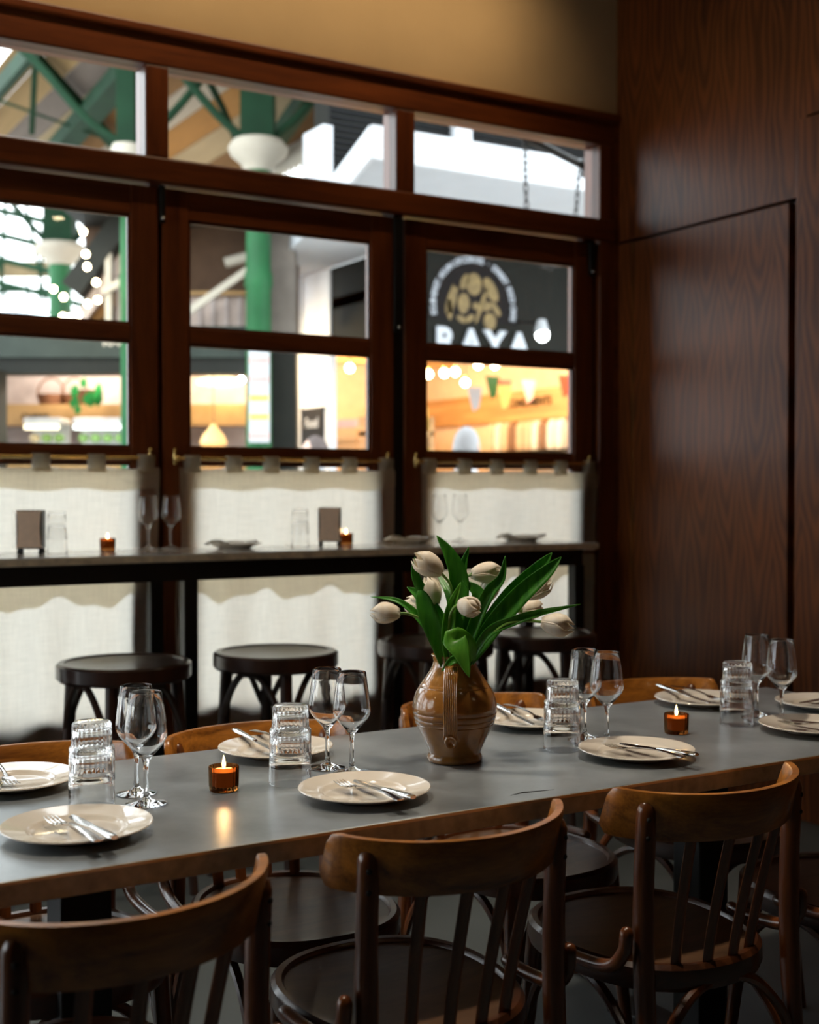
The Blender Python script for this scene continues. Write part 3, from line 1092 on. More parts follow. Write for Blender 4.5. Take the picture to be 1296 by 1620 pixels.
vot = [((.901, 2.185, TZ), 0, 'lit tealight in ribbed amber glass, on the table left of the jug'),
       ((2.002, 2.165, TZ), 0, 'lit tealight in ribbed amber glass, on the table right of the jug'),
       ((1.405, 4.495, BZ), 0, 'lit tealight in amber glass on the bar, beside the two wine glasses'),
       ((2.385, 4.500, BZ), 0, 'lit tealight in amber glass on the bar, touching the right napkin holder')]
for o in copies(make_votive(), vot, 'amber votive candles', 'candle'):
    ld = bpy.data.lights.new('candle_light', 'POINT')
    ld.energy = 0.30
    ld.color = (1.0, 0.56, 0.22)
    ld.shadow_soft_size = 0.004
    lo = bpy.data.objects.new('candle_light', ld)
    COL.objects.link(lo)
    lo.parent = o
    lo.location = (0, 0, .0555)

# ------------------------------------------------------------------ things on the bar
def make_napkin_holder():
    root = empty('napkin_holder')
    MB().box(-.044, .044, -.038, .038, .016, .150).build('case', 'black', root, bevel=.003)
    m = MB()
    rings = []
    for z, k in ((.020, 1), (.032, .88), (.085, .82), (.138, .88), (.148, .96)):
        rings.append([(-.045 * k, -.041 - .004 * (1 - k) * 6, z), (.045 * k, -.041 - .004 * (1 - k) * 6, z), (.045 * k, -.039, z), (-.045 * k, -.039, z)])
    m.loops(rings).build('face_plate', 'copper', root, smooth=40)
    MB().box(-.056, -.045, -.030, .034, .020, .150).build('side_plate', 'glass', root)
    for x in (-.036, .036):
        for y in (-.030, .030):
            MB().lathe([(0, 0), (.006, 0), (.007, .008), (.005, .017), (0, .017)], 10, x, y).build('foot', 'black', root, smooth=True)
    MB().box(-.035, .035, -.0385, -.0375, .06, .11).build('napkin', 'paper', root)
    return root


copies(make_napkin_holder(), [((1.122, 4.46, BZ), radians(-24), 'metal napkin holder on the bar, near the left picture edge'),
                              ((2.292, 4.46, BZ), radians(-30), 'metal napkin holder on the bar, beside the candle in the middle')], 'napkin holders on the bar', 'napkin holder')
btum = MB().lathe([(0, .0985), (.029, .0985), (.031, .097), (.0335, .05), (.0355, .001), (.0350, 0), (.0337, 0), (.0315, .05), (.0290, .086), (0, .087)], 40).build('bar_tumbler', 'glass', smooth=60)
bt = []
for x, y, ph in ((1.215, 4.47, 'beside the left napkin holder'), (2.190, 4.52, 'beside the right napkin holder')):
    bt.append(((x, y, BZ + .0003), 0, 'plain upside-down tumbler on the bar, lower one ' + ph))
    bt.append(((x, y, BZ + .0463), 0, 'plain upside-down tumbler on the bar, upper one ' + ph))
copies(btum, bt, 'tumblers on the bar', 'tumbler')
bsp = [(1.885, 4.46, 'the bar plate left of the middle napkin holder'), (2.690, 4.50, 'the bar plate between the middle and right curtains'), (3.210, 4.44, 'the bar plate nearest the panelled wall')]
copies(make_plate('plate', .105), [((x, y, BZ), 0, 'small pale plate, ' + ph) for x, y, ph in bsp], 'small plates on the bar', 'plate')
fk = [o for o in COL.objects if o.name.split('.')[0] == 'fork' and o.type == 'EMPTY'][0]
kn = [o for o in COL.objects if o.name.split('.')[0] == 'table_knife' and o.type == 'EMPTY'][0]
for x, y, ph in bsp:
    for src, dx, nm in ((fk, -.02, 'steel fork lying on '), (kn, .02, 'steel table knife lying on ')):
        o = copy_tree(src)
        o.location = (x + dx, y - .01, BZ + .0175)
        o.rotation_euler = (radians(-4), 0, radians(18 if dx < 0 else 8))
        tag(o, nm + ph, 'fork' if src is fk else 'knife', 'cutlery on the bar')
    # folded napkin
for x, y, ph in bsp:
    m = MB()
    rings = []
    for i in range(7):
        t = i / 6
        rings.append([(-.05 + .09 * t, -.016, .014 + .012 * sin(pi * t)), (-.05 + .09 * t, .016, .014 + .012 * sin(pi * t) * .8), (-.05 + .09 * t, .016, .018 + .016 * sin(pi * t)), (-.05 + .09 * t, -.016, .018 + .017 * sin(pi * t))])
    o = m.loops(rings).build('folded_napkin', 'paper', smooth=60, loc=(x - .055, y + .03, BZ - .003))
    tag(o, 'small white folded paper napkin on ' + ph, 'napkin', 'paper napkins on the bar plates')

# ================================================================== stoneware jug
JX, JY = 1.411, 2.185
CA = atan2(-JY, -JX)                       # direction from the jug to the camera
jug = empty('stoneware_jug', (JX, JY, TZ), 0, 'round brown salt-glazed stoneware jug holding white tulips', 'jug')
outer = [(.0, 0), (.054, 0), (.0572, .003), (.0575, .009), (.0550, .014), (.0530, .017), (.0560, .026), (.0650, .045), (.0745, .064), (.0800, .076), (.0792, .0775), (.0812, .079), (.0838, .087), (.0832, .0885), (.0848, .090), (.0868, .100), (.0860, .1015), (.0870, .103),
         (.0872, .112), (.0855, .125), (.0800, .141), (.0735, .1515), (.0722, .1525), (.0722, .1545), (.0685, .1595), (.0672, .1605), (.0668, .1625), (.0600, .172), (.0520, .184), (.0462, .195), (.0440, .204), (.0452, .211), (.0480, .2165), (.0488, .2180), (.0478, .2192), (.0455, .2180), (.0425, .2130), (.0410, .2040), (.043, .194), (.055, .175), (.075, .140), (.080, .105), (.07, .06), (.045, .02), (0, .018)]
MB().lathe(outer, 72).build('body', 'jug', jug, smooth=50)
hd = CA - radians(5)
hv = Vector((cos(hd), sin(hd), 0))
sd = Vector((-sin(hd), cos(hd), 0))
path = spline([(.043, .196), (.066, .199), (.086, .186), (.0975, .160), (.1010, .130), (.0985, .100), (.0905, .075), (.0825, .060)], 5)
rings = []
for i, p in enumerate(path):
    r_, z_ = p[0], p[1]
    a = path[min(i + 1, len(path) - 1)] - path[max(i - 1, 0)]
    a.normalize()
    nr, nz_ = a[1], -a[0]                 # outward normal in the handle's own plane
    if nr < 0 and i > 4:
        nr, nz_ = -nr, -nz_
    if i <= 4 and nz_ < 0:
        nr, nz_ = -nr, -nz_
    wd = .0135 * (1.05 if i < len(path) - 5 else 1.05 + .05 * (i - len(path) + 5))
    ring = []
    NR = 17
    for k in range(NR):
        u = -1 + 2 * k / (NR - 1)
        ridge = .0045 * sqrt(max(0, 1 - .7 * u * u)) + (.0011 if k % 2 else -.0003)
        c = hv * (r_ + nr * ridge) + Vector((0, 0, z_ + nz_ * ridge)) + sd * (u * wd)
        ring.append(c)
    for u in (.9, .3, -.3, -.9):
        c = hv * (r_ - nr * .004) + Vector((0, 0, z_ - nz_ * .004)) + sd * (u * wd)
        ring.append(c)
    rings.append(ring)
hnd = MB().loops(rings).build('handle', 'jug', jug, smooth=50)
# thumb print at the foot of the handle
m = MB()
for k, (r_, d_) in enumerate(((.0155, .000), (.0150, .0055), (.0105, .0065), (.0085, .0035), (.004, .0012), (.0001, .0008))):
    pass
prof = [(.0165, -.006), (.0160, .002), (.0135, .0058), (.0105, .0052), (.0075, .0015), (.0035, -.0008), (.0, -.0012)]
rings = []
ctr = hv * .0830 + Vector((0, 0, .056))
nv = (hv * .95 + Vector((0, 0, -.30))).normalized()
e1 = sd
e2 = nv.cross(e1).normalized()
for r_, d_ in prof:
    rings.append([ctr + nv * (d_ + .003) + (e1 * cos(2 * pi * k / 24) * .82 + e2 * sin(2 * pi * k / 24)) * max(r_, 1e-4) for k in range(24)])
MB().loops(rings).build('thumb_print', 'jug', hnd, smooth=50)

# ================================================================== tulips
RV = Vector((cos(VIEW), -sin(VIEW), 0))    # across the bouquet
FV = Vector((sin(VIEW), cos(VIEW), 0))     # away from the camera


def B(x, z, d=0.0):
    """A point of the bouquet in metres: x across, z above the table, d depth; origin on the jug's axis."""
    return Vector((JX, JY, TZ)) + RV * x + FV * d + Vector((0, 0, z))


def leaf_mesh(pts, width, cup=.25, twist=0.0, facing=None, mat='leaf', parent=None, origin=None, fold=0.0):
    P = spline(pts, 7)
    n = len(P)
    rings = []
    base = Vector(facing) if facing is not None else -FV
    for i, p in enumerate(P):
        t = i / (n - 1)
        tan = (P[min(i + 1, n - 1)] - P[max(i - 1, 0)]).normalized()
        side = tan.cross(base).normalized()
        if side.length < .1:
            side = tan.cross(Vector((0, 0, 1))).normalized()
        nrm = side.cross(tan).normalized()
        if twist:
            q = Matrix.Rotation(twist * t, 3, tan)
            side, nrm = q @ side, q @ nrm
        w = width / 2 * (sin(pi * min(1, (t * .92 + .08) ** .85)) ** .75 if t < .999 else 0.02)
        w = max(w, width * .012)
        if t < .25:
            w = max(w, width * .16)
        row = []
        for k in range(7):
            u = -1 + 2 * k / 6
            row.append(p - origin + side * (u * w) + nrm * (cup * w * (u * u)))
        rings.append(row)
    m = MB()
    for r in rings:
        m.v.extend(tuple(q) for q in r)
    for i in range(n - 1):
        for k in range(6):
            a = i * 7 + k
            m.f.append([a, a + 1, a + 8, a + 7])
    return m.build('leaf', mat, parent, smooth='all', solid=.0009)


def petal_mesh(c, axis, side, L, W, open_, inner, parent, origin):
    """One petal of a closed tulip: a cupped blade that hugs the flower's axis."""
    axis = axis.normalized()
    out = (side - axis * side.dot(axis)).normalized()
    tanv = axis.cross(out).normalized()
    m = MB()
    NU, NV = 6, 10
    for j in range(NV + 1):
        t = j / NV
        rad = (.18 + .82 * sin(pi * min(1, t * .86 + .05)) ** .7) * W * (.50 if not inner else .44)
        rad = rad * (1 + open_ * max(0, t - .6))
        if t > .75:
            rad *= 1 - .5 * (t - .75) / .25 * (1 - open_)
        half = 1.12 * (1 - max(0, t - .42) ** 1.5 * 2.15)
        half = max(half, .04)
        for i in range(NU + 1):
            u = -1 + 2 * i / NU
            a = u * half
            zt = L * (t - .04 * u * u)
            p = c - origin + axis * zt + out * (rad * cos(a)) + tanv * (rad * sin(a))
            m.v.append(tuple(p))
    for j in range(NV):
        for i in range(NU):
            a = j * (NU + 1) + i
            m.f.append([a, a + 1, a + NU + 2, a + NU + 1])
    return m.build('petal', 'petal', parent, smooth='all', solid=.0007)


def tulip(label, stem_pts, axis, L, W, leaves, open_=0.0, flower=True):
    """stem_pts from inside the jug to the flower base; leaves: (points, width, cup, twist, facing, material)."""
    o = B(*stem_pts[0])
    root = empty('tulip', o, 0, label, 'tulip', 'white tulips in the jug')
    P = [B(*q) for q in stem_pts]
    MB().tube([p - o for p in spline(P, 7)], .0030, 8).build('stem', 'stem', root, smooth=True)
    if flower:
        ax = (RV * axis[0] + Vector((0, 0, axis[1])) + FV * axis[2]).normalized()
        base = P[-1]
        fl = MB()
        fl.lathe([(0, 0), (.004, .001), (.0055, .004), (.004, .008), (0, .009)], 10)
        rot = Vector((0, 0, 1)).rotation_difference(ax).to_matrix()
        fl.v = [tuple(rot @ Vector(v) + base - o - ax * .003) for v in fl.v]
        flo = fl.build('flower', 'stem', root, smooth=True)
        s0 = ax.orthogonal().normalized()
        for k in range(6):
            q = Matrix.Rotation(k * pi / 3 + .3, 3, ax) @ s0
            petal_mesh(base, ax, q, L * (1.13 if k % 2 else 1.09), W * .95, open_, k % 2 == 0, flo, o)
    for lf in leaves:
        pts, wd, cup, tw, fc, mt = (list(lf) + [None] * 6)[:6]
        leaf_mesh([B(*q) for q in pts], wd, cup if cup is not None else .3, tw or 0.0, fc, mt or 'leaf', root, o)
    return root


toc = -FV + Vector((0, 0, .35))
S = .0013


def px(u, v, d=0.0):
    """Sketch units of the bouquet: 1 unit = 1.3 mm, x from the jug's axis, z from the table."""
    return ((u) * S, (v) * S, d)


# x is measured right of the jug's axis, z above the table, both in sketch units
tulip('white tulip with open petals, at the upper left of the bouquet', [px(-6, 60), px(-12, 165, -.02), px(-6, 250, -.03), px(-8, 280, -.035), px(-23, 300, -.04)], (-.85, .55, -.2), .058, .052,
      [([px(-6, 150, .0), px(2, 230, .0), px(6, 285, .0), px(-8, 325, .0), px(-29, 357, .0)], .042, .35, .2, toc),
       ([px(-10, 150, .01), px(-20, 215, .02), px(-50, 262, .02), px(-64, 295, .015), px(-63, 322, .01)], .026, .4, .5, toc)], .55)
tulip('white tulip leaning far to the left, with one arching leaf above it', [px(-14, 60), px(-20, 165, -.02), px(-45, 218, -.03), px(-70, 234, -.035), px(-88, 236, -.04)], (-1, .06, -.1), .053, .046,
      [([px(-16, 150, -.01), px(-30, 190, -.02), px(-62, 232, -.02), px(-92, 254, -.02), px(-133, 261, -.02)], .018, .5, .6, toc),
       ([px(-14, 150, -.03), px(-22, 185, -.045), px(-42, 232, -.05), px(-52, 262, -.045), px(-58, 272, -.04)], .040, .25, -.2, toc)], .0)
tulip('white tulip pointing right at the top of the bouquet, right of the tallest leaf', [px(2, 60), px(6, 165, .02), px(10, 255, .02), px(18, 287, .02), px(28, 294, .02)], (1, .12, .1), .058, .046,
      [([px(4, 150, .02), px(8, 240, .02), px(12, 300, .02), px(23, 338, .02)], .024, .4, .3, toc),
       ([px(8, 150, .0), px(26, 215, .0), px(38, 262, -.005), px(12, 286, .0), ], .036, .3, -.3, toc)], .1)
tulip('small white tulip facing the camera in the middle of the bouquet', [px(-4, 60), px(-8, 165, -.04), px(-10, 225, -.055), px(-4, 245, -.06), px(6, 252, -.065)], (.72, -.12, -.65), .046, .044,
      [([px(-8, 150, -.03), px(-13, 200, -.05), px(-8, 245, -.05), px(8, 285, -.045)], .026, .8, .3, toc, 'leaf_light')], .25)
tulip('white tulip half hidden behind an upright leaf, right of the middle flower', [px(6, 60), px(14, 165, .02), px(36, 230, .035), px(50, 250, .04)], (.35, 1, 0), .056, .044,
      [([px(10, 150, -.01), px(30, 215, -.015), px(52, 265, -.02), px(72, 290, -.02), px(79, 325, -.02)], .026, .5, .2, toc)], .15)
tulip('white tulip peeping out behind the two big right-hand leaves', [px(10, 60), px(22, 165, .03), px(80, 235, .05), px(120, 256, .05)], (.8, .55, .1), .054, .042,
      [([px(16, 150, .0), px(48, 200, -.01), px(88, 258, -.02), px(130, 303, -.02), px(152, 330, -.02)], .046, .4, .15, toc)], .2)
tulip('white tulip drooping to the right, lowest flower on the right side', [px(14, 60), px(26, 165, -.03), px(70, 215, -.05), px(105, 225, -.05), px(134, 224, -.055)], (1, -.18, -.15), .058, .050,
      [([px(18, 150, -.03), px(50, 205, -.045), px(90, 225, -.05), px(130, 238, -.05), px(194, 251, -.05)], .020, .5, .4, toc),
       ([px(20, 155, -.02), px(56, 210, -.03), px(100, 262, -.035), px(142, 300, -.035), px(166, 324, -.03)], .040, .45, .1, toc)], .15)
tulip('white tulip behind the drooping right-hand flower, facing away', [px(12, 60), px(28, 165, .05), px(70, 215, .07), px(110, 232, .08)], (.8, .05, .6), .054, .046, [], .2)
tulip('white tulip showing only its petals behind the broad left leaf', [px(-10, 60), px(-18, 165, .03), px(-30, 215, .05), px(-42, 232, .05)], (-.75, .3, .5), .054, .046,
      [([px(-12, 150, .03), px(-28, 220, .05), px(-58, 258, .05), px(-76, 272, .05)], .026, .4, .3, toc)], .3)
tulip('white tulip between the broad left leaf and the tall centre leaf', [px(-8, 60), px(-14, 165, .02), px(-22, 220, .03), px(-30, 246, .03)], (-.3, 1, .1), .054, .044,
      [([px(-4, 150, .0), px(0, 200, -.01), px(-2, 232, -.02), px(-8, 262, -.02), px(-30, 300, .03)], .030, .35, .2, toc)], .15)
# the broad leaf that folds over the rim towards the camera belongs to a tulip with a cut bloom
tulip('tulip shoot whose broad leaf folds down over the rim of the jug', [px(12, 60), px(20, 140, -.03), px(22, 160, -.04)], (0, 1, 0), .05, .04,
      [([px(20, 160, -.04), px(14, 185, -.055), px(-2, 198, -.075), px(8, 180, -.090), px(20, 142, -.092)], .052, .15, .0, -FV + Vector((0, 0, .2)), 'leaf_light'),
       ([px(14, 158, -.050), px(-2, 166, -.060), px(-22, 148, -.062)], .018, .4, .0, toc)], flower=False)

# ================================================================== unseen pendant lamps above the frame, added for overhead light
def make_added_pendant():
    root = empty('added_pendant_lamp')
    MB().tube([(0, 0, .25), (0, 0, ZC - 2.80)], .004, 8).build('cord', 'black', root)
    MB().lathe([(.0, .26), (.03, .255), (.06, .22), (.14, .12), (.19, .03), (.195, .0), (.19, .002), (.135, .115), (.05, .21), (0, .245)], 32).build('shade', 'black', root, smooth=True)
    MB().sphere((0, 0, .07), .045).build('bulb', 'bulb', root, smooth='all')
    return root


pend = [((.75, 2.25, 2.80), 0, 'unseen black pendant lamp added above the left end of the table'), ((1.95, 2.25, 2.80), 0, 'unseen black pendant lamp added above the middle of the table'), ((-1.6, 2.6, 2.80), 0, 'unseen black pendant lamp added in the left part of the room'),
        ((3.0, -.9, 2.80), 0, 'unseen black pendant lamp added behind the camera by the panelled wall')]
for o in copies(make_added_pendant(), pend, 'added pendant lamps', 'lamp'):
    ld = bpy.data.lights.new('added_pendant_light', 'SPOT')
    ld.spot_size = radians(84)
    ld.spot_blend = 0.6
    ld.energy = 60 if o.location.y > 2.2 and o.location.x > 0 else 5
    ld.color = (1.0, 0.87, 0.71)
    ld.shadow_soft_size = 0.06
    lo = bpy.data.objects.new('added_pendant_light', ld)
    COL.objects.link(lo)
    lo.parent = o
    lo.location = (0, 0, -.02)

# unseen ceiling fitting added to wash the beige wall with warm light
ww = empty('added_wall_washer', (.3, 4.10, ZC), 0, 'long unseen ceiling light fitting added to wash the beige wall', 'ceiling light')
MB().box(-3.3, 3.1, -.03, .03, -.06, 0).build('housing', 'black', ww, bevel=.004)
MB().box(-3.25, 3.05, -.02, .02, -.063, -.060).build('diffuser', 'tube_warm', ww)
ld = bpy.data.lights.new('wall_wash', 'AREA')
ld.shape = 'RECTANGLE'
ld.size = 6.3
ld.size_y = .04
ld.energy = 9.5
ld.color = (1.0, 0.74, 0.44)
ld.spread = radians(75)
lo = bpy.data.objects.new('wall_wash', ld)
COL.objects.link(lo)
lo.parent = ww
lo.location = (-.10, .02, -.075)
lo.rotation_euler = (radians(38), 0, 0)

# ================================================================== outside: the covered market across the street
def text_mesh(s, size, bold=0.0):
    cu = bpy.data.curves.new('lettering_curve', 'FONT')
    cu.body = s
    cu.size = size
    cu.offset = bold
    cu.align_x = 'CENTER'
    cu.resolution_u = 4
    o = bpy.data.objects.new('lettering_source', cu)
    COL.objects.link(o)
    bpy.context.view_layer.update()
    me = bpy.data.meshes.new_from_object(o.evaluated_get(bpy.context.evaluated_depsgraph_get()))
    vs_ = [tuple(v.co) for v in me.vertices]
    fs_ = [list(p.vertices) for p in me.polygons]
    bpy.data.objects.remove(o)
    bpy.data.curves.remove(cu)
    bpy.data.meshes.remove(me)
    return vs_, fs_


def lettering(mb, s, size, cx_, cz_, y, ang=0.0, bold=0.0, frame=None):
    """Adds text standing in the plane of constant y, its baseline centre at (cx_, cz_), facing -y."""
    v, f = text_mesh(s, size, bold)
    b = len(mb.v)
    for p in v:
        x = cx_ + p[0] * cos(ang) - p[1] * sin(ang)
        z = cz_ + p[0] * sin(ang) + p[1] * cos(ang)
        mb.v.append((x, y, z) if frame is None else frame(x, y, z))
    mb.f.extend([[b + i for i in q] for q in f])
    return mb


struct(MB().box(-30, 40, YW + .12, 60, -.12, -.02).build('street', 'asphalt'))
struct(MB().box(4.10, 4.45, 4.86, 5.1, 0, 4.3).build('pillar_outside', 'offwhite'))
MAT['canopy'] = plain('pale_canopy_panel', (0.42, 0.44, 0.47), 0.7, var=0.03, spec=.2)
MAT['pier_white'] = plain('pier_white', (0.78, 0.80, 0.83), 0.7, var=.03, spec=.2)
MAT['louvre'] = plain('dark_louvre', (0.022, 0.023, 0.025), 0.7, spec=.12)
MAT['stone_shop'] = plain('shop_ceiling', (0.62, 0.42, 0.20), 0.7)

# ---- corner grocery shop ------------------------------------------------
SX, SY = 5.31, 9.0
shop = empty('grocery_shop', (SX, SY, 0), 0, 'corner grocery shop across the street with charcoal sign and white canopy', 'shop')


def sp(mb, name, mat, parent=shop, **k):
    mb.v = [(x - SX, y - SY, z) for x, y, z in mb.v]
    return mb.build(name, mat, parent, **k)


fas = sp(MB().box(SX, 8.7, SY, SY + .12, 2.44, 3.33), 'fascia', 'fascia')
fas2 = sp(MB().box(SX, SX + .12, SY + .12, 10.3, 2.60, 3.33), 'side_fascia', 'fascia')
lx = 5.70
for ch, x in zip('RAYA', (5.70, 5.96, 6.205, 6.46)):
    v, f = text_mesh(ch, .315, .012)
    m = MB()
    m.v = [(p[0] + x, SY - .02, p[1] + 2.45) for p in v]
    m.f = f
    sp(m, 'sign_letter', 'lettering', fas, solid=.025)
# emblem: arch-shaped disc, ring of lettering and gilded fruit, leaves and spices
EX, EZ, ER = 6.0, 2.86, .452
pts = [(EX + ER * cos(pi * k / 24), SY - .004, EZ + ER * sin(pi * k / 24)) for k in range(25)]
pts = [(EX + ER, SY - .004, EZ - .12)] + pts + [(EX - ER, SY - .004, EZ - .12)]
MAT['emblem_ground'] = plain('emblem_ground', (0.012, 0.0105, 0.0105), 0.7, spec=.1)
sp(MB().poly(pts, (0, 1, 0), .003), 'emblem_ground', 'emblem_ground', fas)
m = MB()
s_ = 'SOUTHEAST ASIAN GROCERIES \u00b7 STREET FOOD CAFE'
for i, ch in enumerate(s_):
    if ch == ' ':
        continue
    a = radians(190 - 200 * i / (len(s_) - 1))
    lettering(m, ch, .072, EX + .385 * cos(a), EZ + .385 * sin(a), SY - .008, a - pi / 2, .002)
sp(m, 'ring_lettering', 'lettering', fas)


def blob(cx_, cz_, a, b, rot, name='emblem_fruit', pinch=0.0):
    q = []
    for k in range(20):
        t = 2 * pi * k / 20
        r = 1 - pinch * (cos(t) > .8)
        x, z = a * cos(t) * r, b * sin(t) * (1 - pinch * .55 * (1 + cos(t)))
        q.append((EX + cx_ + x * cos(rot) - z * sin(rot), SY - .009, EZ + cz_ + x * sin(rot) + z * cos(rot)))
    sp(MB().poly(q, (0, 1, 0), .004), name, 'gold', fas)


for a in ((-.215, .085, .17, .055, 1.25, 'emblem_leaf', .5), (-.245, -.01, .11, .03, 1.6, 'emblem_leaf', .4), (-.09, .225, .085, .04, 1.1, 'emblem_leaf', .3), (.0, .20, .095, .078, 1.6), (.175, .165, .115, .055, -1.0),
          (-.105, .03, .085, .058, 1.5), (-.125, -.105, .055, .027, -.4), (-.045, -.095, .055, .026, .6), (.085, .045, .19, .022, 1.2, 'emblem_leaf', .2), (.02, .015, .035, .03, 0), (.13, .02, .05, .04, .3), (.235, -.01, .09, .035, -.9, 'emblem_leaf', .4), (.165, -.105, .072, .064, 1.5)):
    blob(*a)
# canopy
cp = [(3.74, 6.70), (8.9, 6.70), (8.9, 9.0), (5.31, 9.0), (5.31, 11.0), (4.95, 11.0), (4.43, 9.0)]
sp(MB().poly([(x, y, 3.332) for x, y in cp], (0, 0, 1), .17), 'canopy', 'canopy')
sp(MB().poly([(3.72, 6.68, 3.31), (8.9, 6.68, 3.31), (8.9, 6.72, 3.31), (3.74, 6.72, 3.31)], (0, 0, 1), .20), 'canopy_edge', 'white')
sp(MB().bar((3.73, 6.70, 3.41), (4.45, 9.05, 3.41), .03, .20), 'canopy_edge', 'white')
sp(MB().box(SX - .02, SX + .05, 10.3, 11.1, -.02, 3.33), 'corner_pier', 'pier_white')
sp(MB().box(SX - .05, SX + .02, 10.85, 11.12, -.02, 3.33), 'pier_moulding', 'pier_white')
# upper storey of dark louvres
up = sp(MB().box(4.24, 8.9, 8.24, 8.5, 3.5, 6.4), 'upper_wall', 'fascia')
for k in range(24):
    z = 3.53 + .045 * k
    sp(MB().bar((4.22, 8.225, z), (8.9, 8.225, z), .035, .006, (0, .5, 1)), 'louvre', 'louvre', up)
sp(MB().box(5.27, 5.42, 8.15, 8.24, 3.5, 4.6), 'white_post', 'white')
sp(MB().box(4.16, 4.24, 8.2, 8.52, 3.5, 3.95), 'white_post', 'white')
# inside of the shop
sp(MB().box(SX, 8.72, 14.0, 14.1, 0, 3.3), 'back_wall', 'shop_wall')
sp(MB().box(8.60, 8.72, SY + .12, 14.0, 0, 3.3), 'side_wall', 'shop_wall')
sp(MB().box(SX, 8.6, SY + .12, 14.0, 2.95, 3.05), 'shop_ceiling', 'stone_shop')
for k in range(6):
    sp(MB().box(SX + .13, 8.6, 9.6 + .75 * k, 9.72 + .75 * k, 2.83, 2.95), 'ceiling_beam', 'shop_wood')
bdm = sp(MB().box(8.54, 8.60, 9.3, 14.0, 2.10, 2.44), 'wall_board', 'shop_wood')
m = MB()
lettering(m, 'CONDIMENTS', .13, 0, 0, 0, 0, .004, frame=lambda x, y, z: (8.53, 11.66 - x, 2.26 + z))
sp(m, 'board_lettering', 'emblem_ground', bdm)
sp(MB().box(7.6, 8.54, 13.9, 14.0, 1.2, 2.2), 'shelf_back', 'shop_wood')
for z in (1.72, 1.35):
    sp(MB().box(8.32, 8.60, 9.5, 12.4, z, z + .03), 'shelf', 'fascia')
sp(MB().box(6.2, 7.9, 13.6, 14.0, 0, 2.05), 'back_cupboard', 'shop_wood')
PK = [('white_packet', (0.80, 0.74, 0.66)), ('cream_packet', (0.70, 0.50, 0.34)), ('brown_packet', (0.22, 0.12, 0.07)), ('pink_packet', (0.70, 0.38, 0.36)), ('yellow_packet', (0.72, 0.55, 0.14)), ('red_packet', (0.48, 0.08, 0.05))]
for n_, c in PK:
    MAT[n_] = plain(n_, c, 0.5)
ordinals = ['first', 'second', 'third', 'fourth', 'fifth', 'sixth', 'seventh', 'eighth', 'ninth', 'tenth', 'eleventh', 'twelfth']
for k in range(10):
    y = 10.95 + .145 * k
    nm = ['white_packet', 'white_packet', 'brown_packet', 'white_packet', 'cream_packet', 'cream_packet', 'brown_packet', 'cream_packet', 'white_packet', 'cream_packet'][k]
    m = MB()
    m.loops([[(-.05, -.055, 0), (.05, -.055, 0), (.05, .055, 0), (-.05, .055, 0)], [(-.055, -.06, .06), (.055, -.06, .06), (.055, .06, .06), (-.055, .06, .06)], [(-.05, -.058, .27), (.05, -.058, .27), (.05, .058, .27), (-.05, .058, .27)], [(-.012, -.055, .33), (.012, -.055, .33), (.012, .055, .33), (-.012, .055, .33)]])
    o = m.build('food_packet', nm, loc=(8.45, y, 1.75), bevel=.006)
    tag(o, '%s packet on the shop shelf, %s from the right' % (nm.split('_')[0], ordinals[k]), 'packet', 'packets on the shop shelf')
# low crates and produce seen under the fascia
for k, (x, y, z, nm, lb) in enumerate(((6.05, 10.4, 0, 'yellow_packet', 'yellow'), (6.9, 12.6, 0, 'pink_packet', 'pink'), (7.5, 13.2, 0, 'red_packet', 'red'))):
    r = empty('display_stand', (x, y, 0), .3 * k, '%s stacked display stand inside the grocery shop' % lb, 'display stand', 'shop display stands')
    for q in range(5):
        MB().box(-.3, .3, -.2, .2, .30 + .38 * q, .34 + .38 * q).build('shelf', 'shop_wood', r)
        MB().box(-.26, .26, -.17, .17, .342 + .38 * q, .58 + .38 * q).build('goods', nm, r, bevel=.02)
    for sx in (-.28, .28):
        MB().box(sx - .02, sx + .02, -.2, .2, -.02, 2.0).build('side_panel', 'shop_wood', r)

bulbs = [(7.09, 2.54, 'by the fascia corner'), (7.29, 2.56, 'second from the left'), (7.43, 2.58, 'third from the left'), (7.73, 2.67, 'the left of the top pair'), (7.95, 2.68, 'the right of the top pair'), (7.56, 2.47, 'the lowest one'), (5.93, 2.54, 'seen left of the mullion'), (6.14, 2.56, 'seen just left of the mullion')]


def make_bulb():
    r = empty('globe_lamp')
    MB().sphere((0, 0, 0), .042, 14, 10).build('globe', 'bulb', r, smooth='all')
    MB().tube([(0, 0, .04), (0, 0, .25)], .004, 6).build('flex', 'black', r)
    MB().lathe([(0, .035), (.016, .036), (.016, .07), (0, .072)], 10).build('lamp_holder', 'brass', r, smooth=True)
    return r


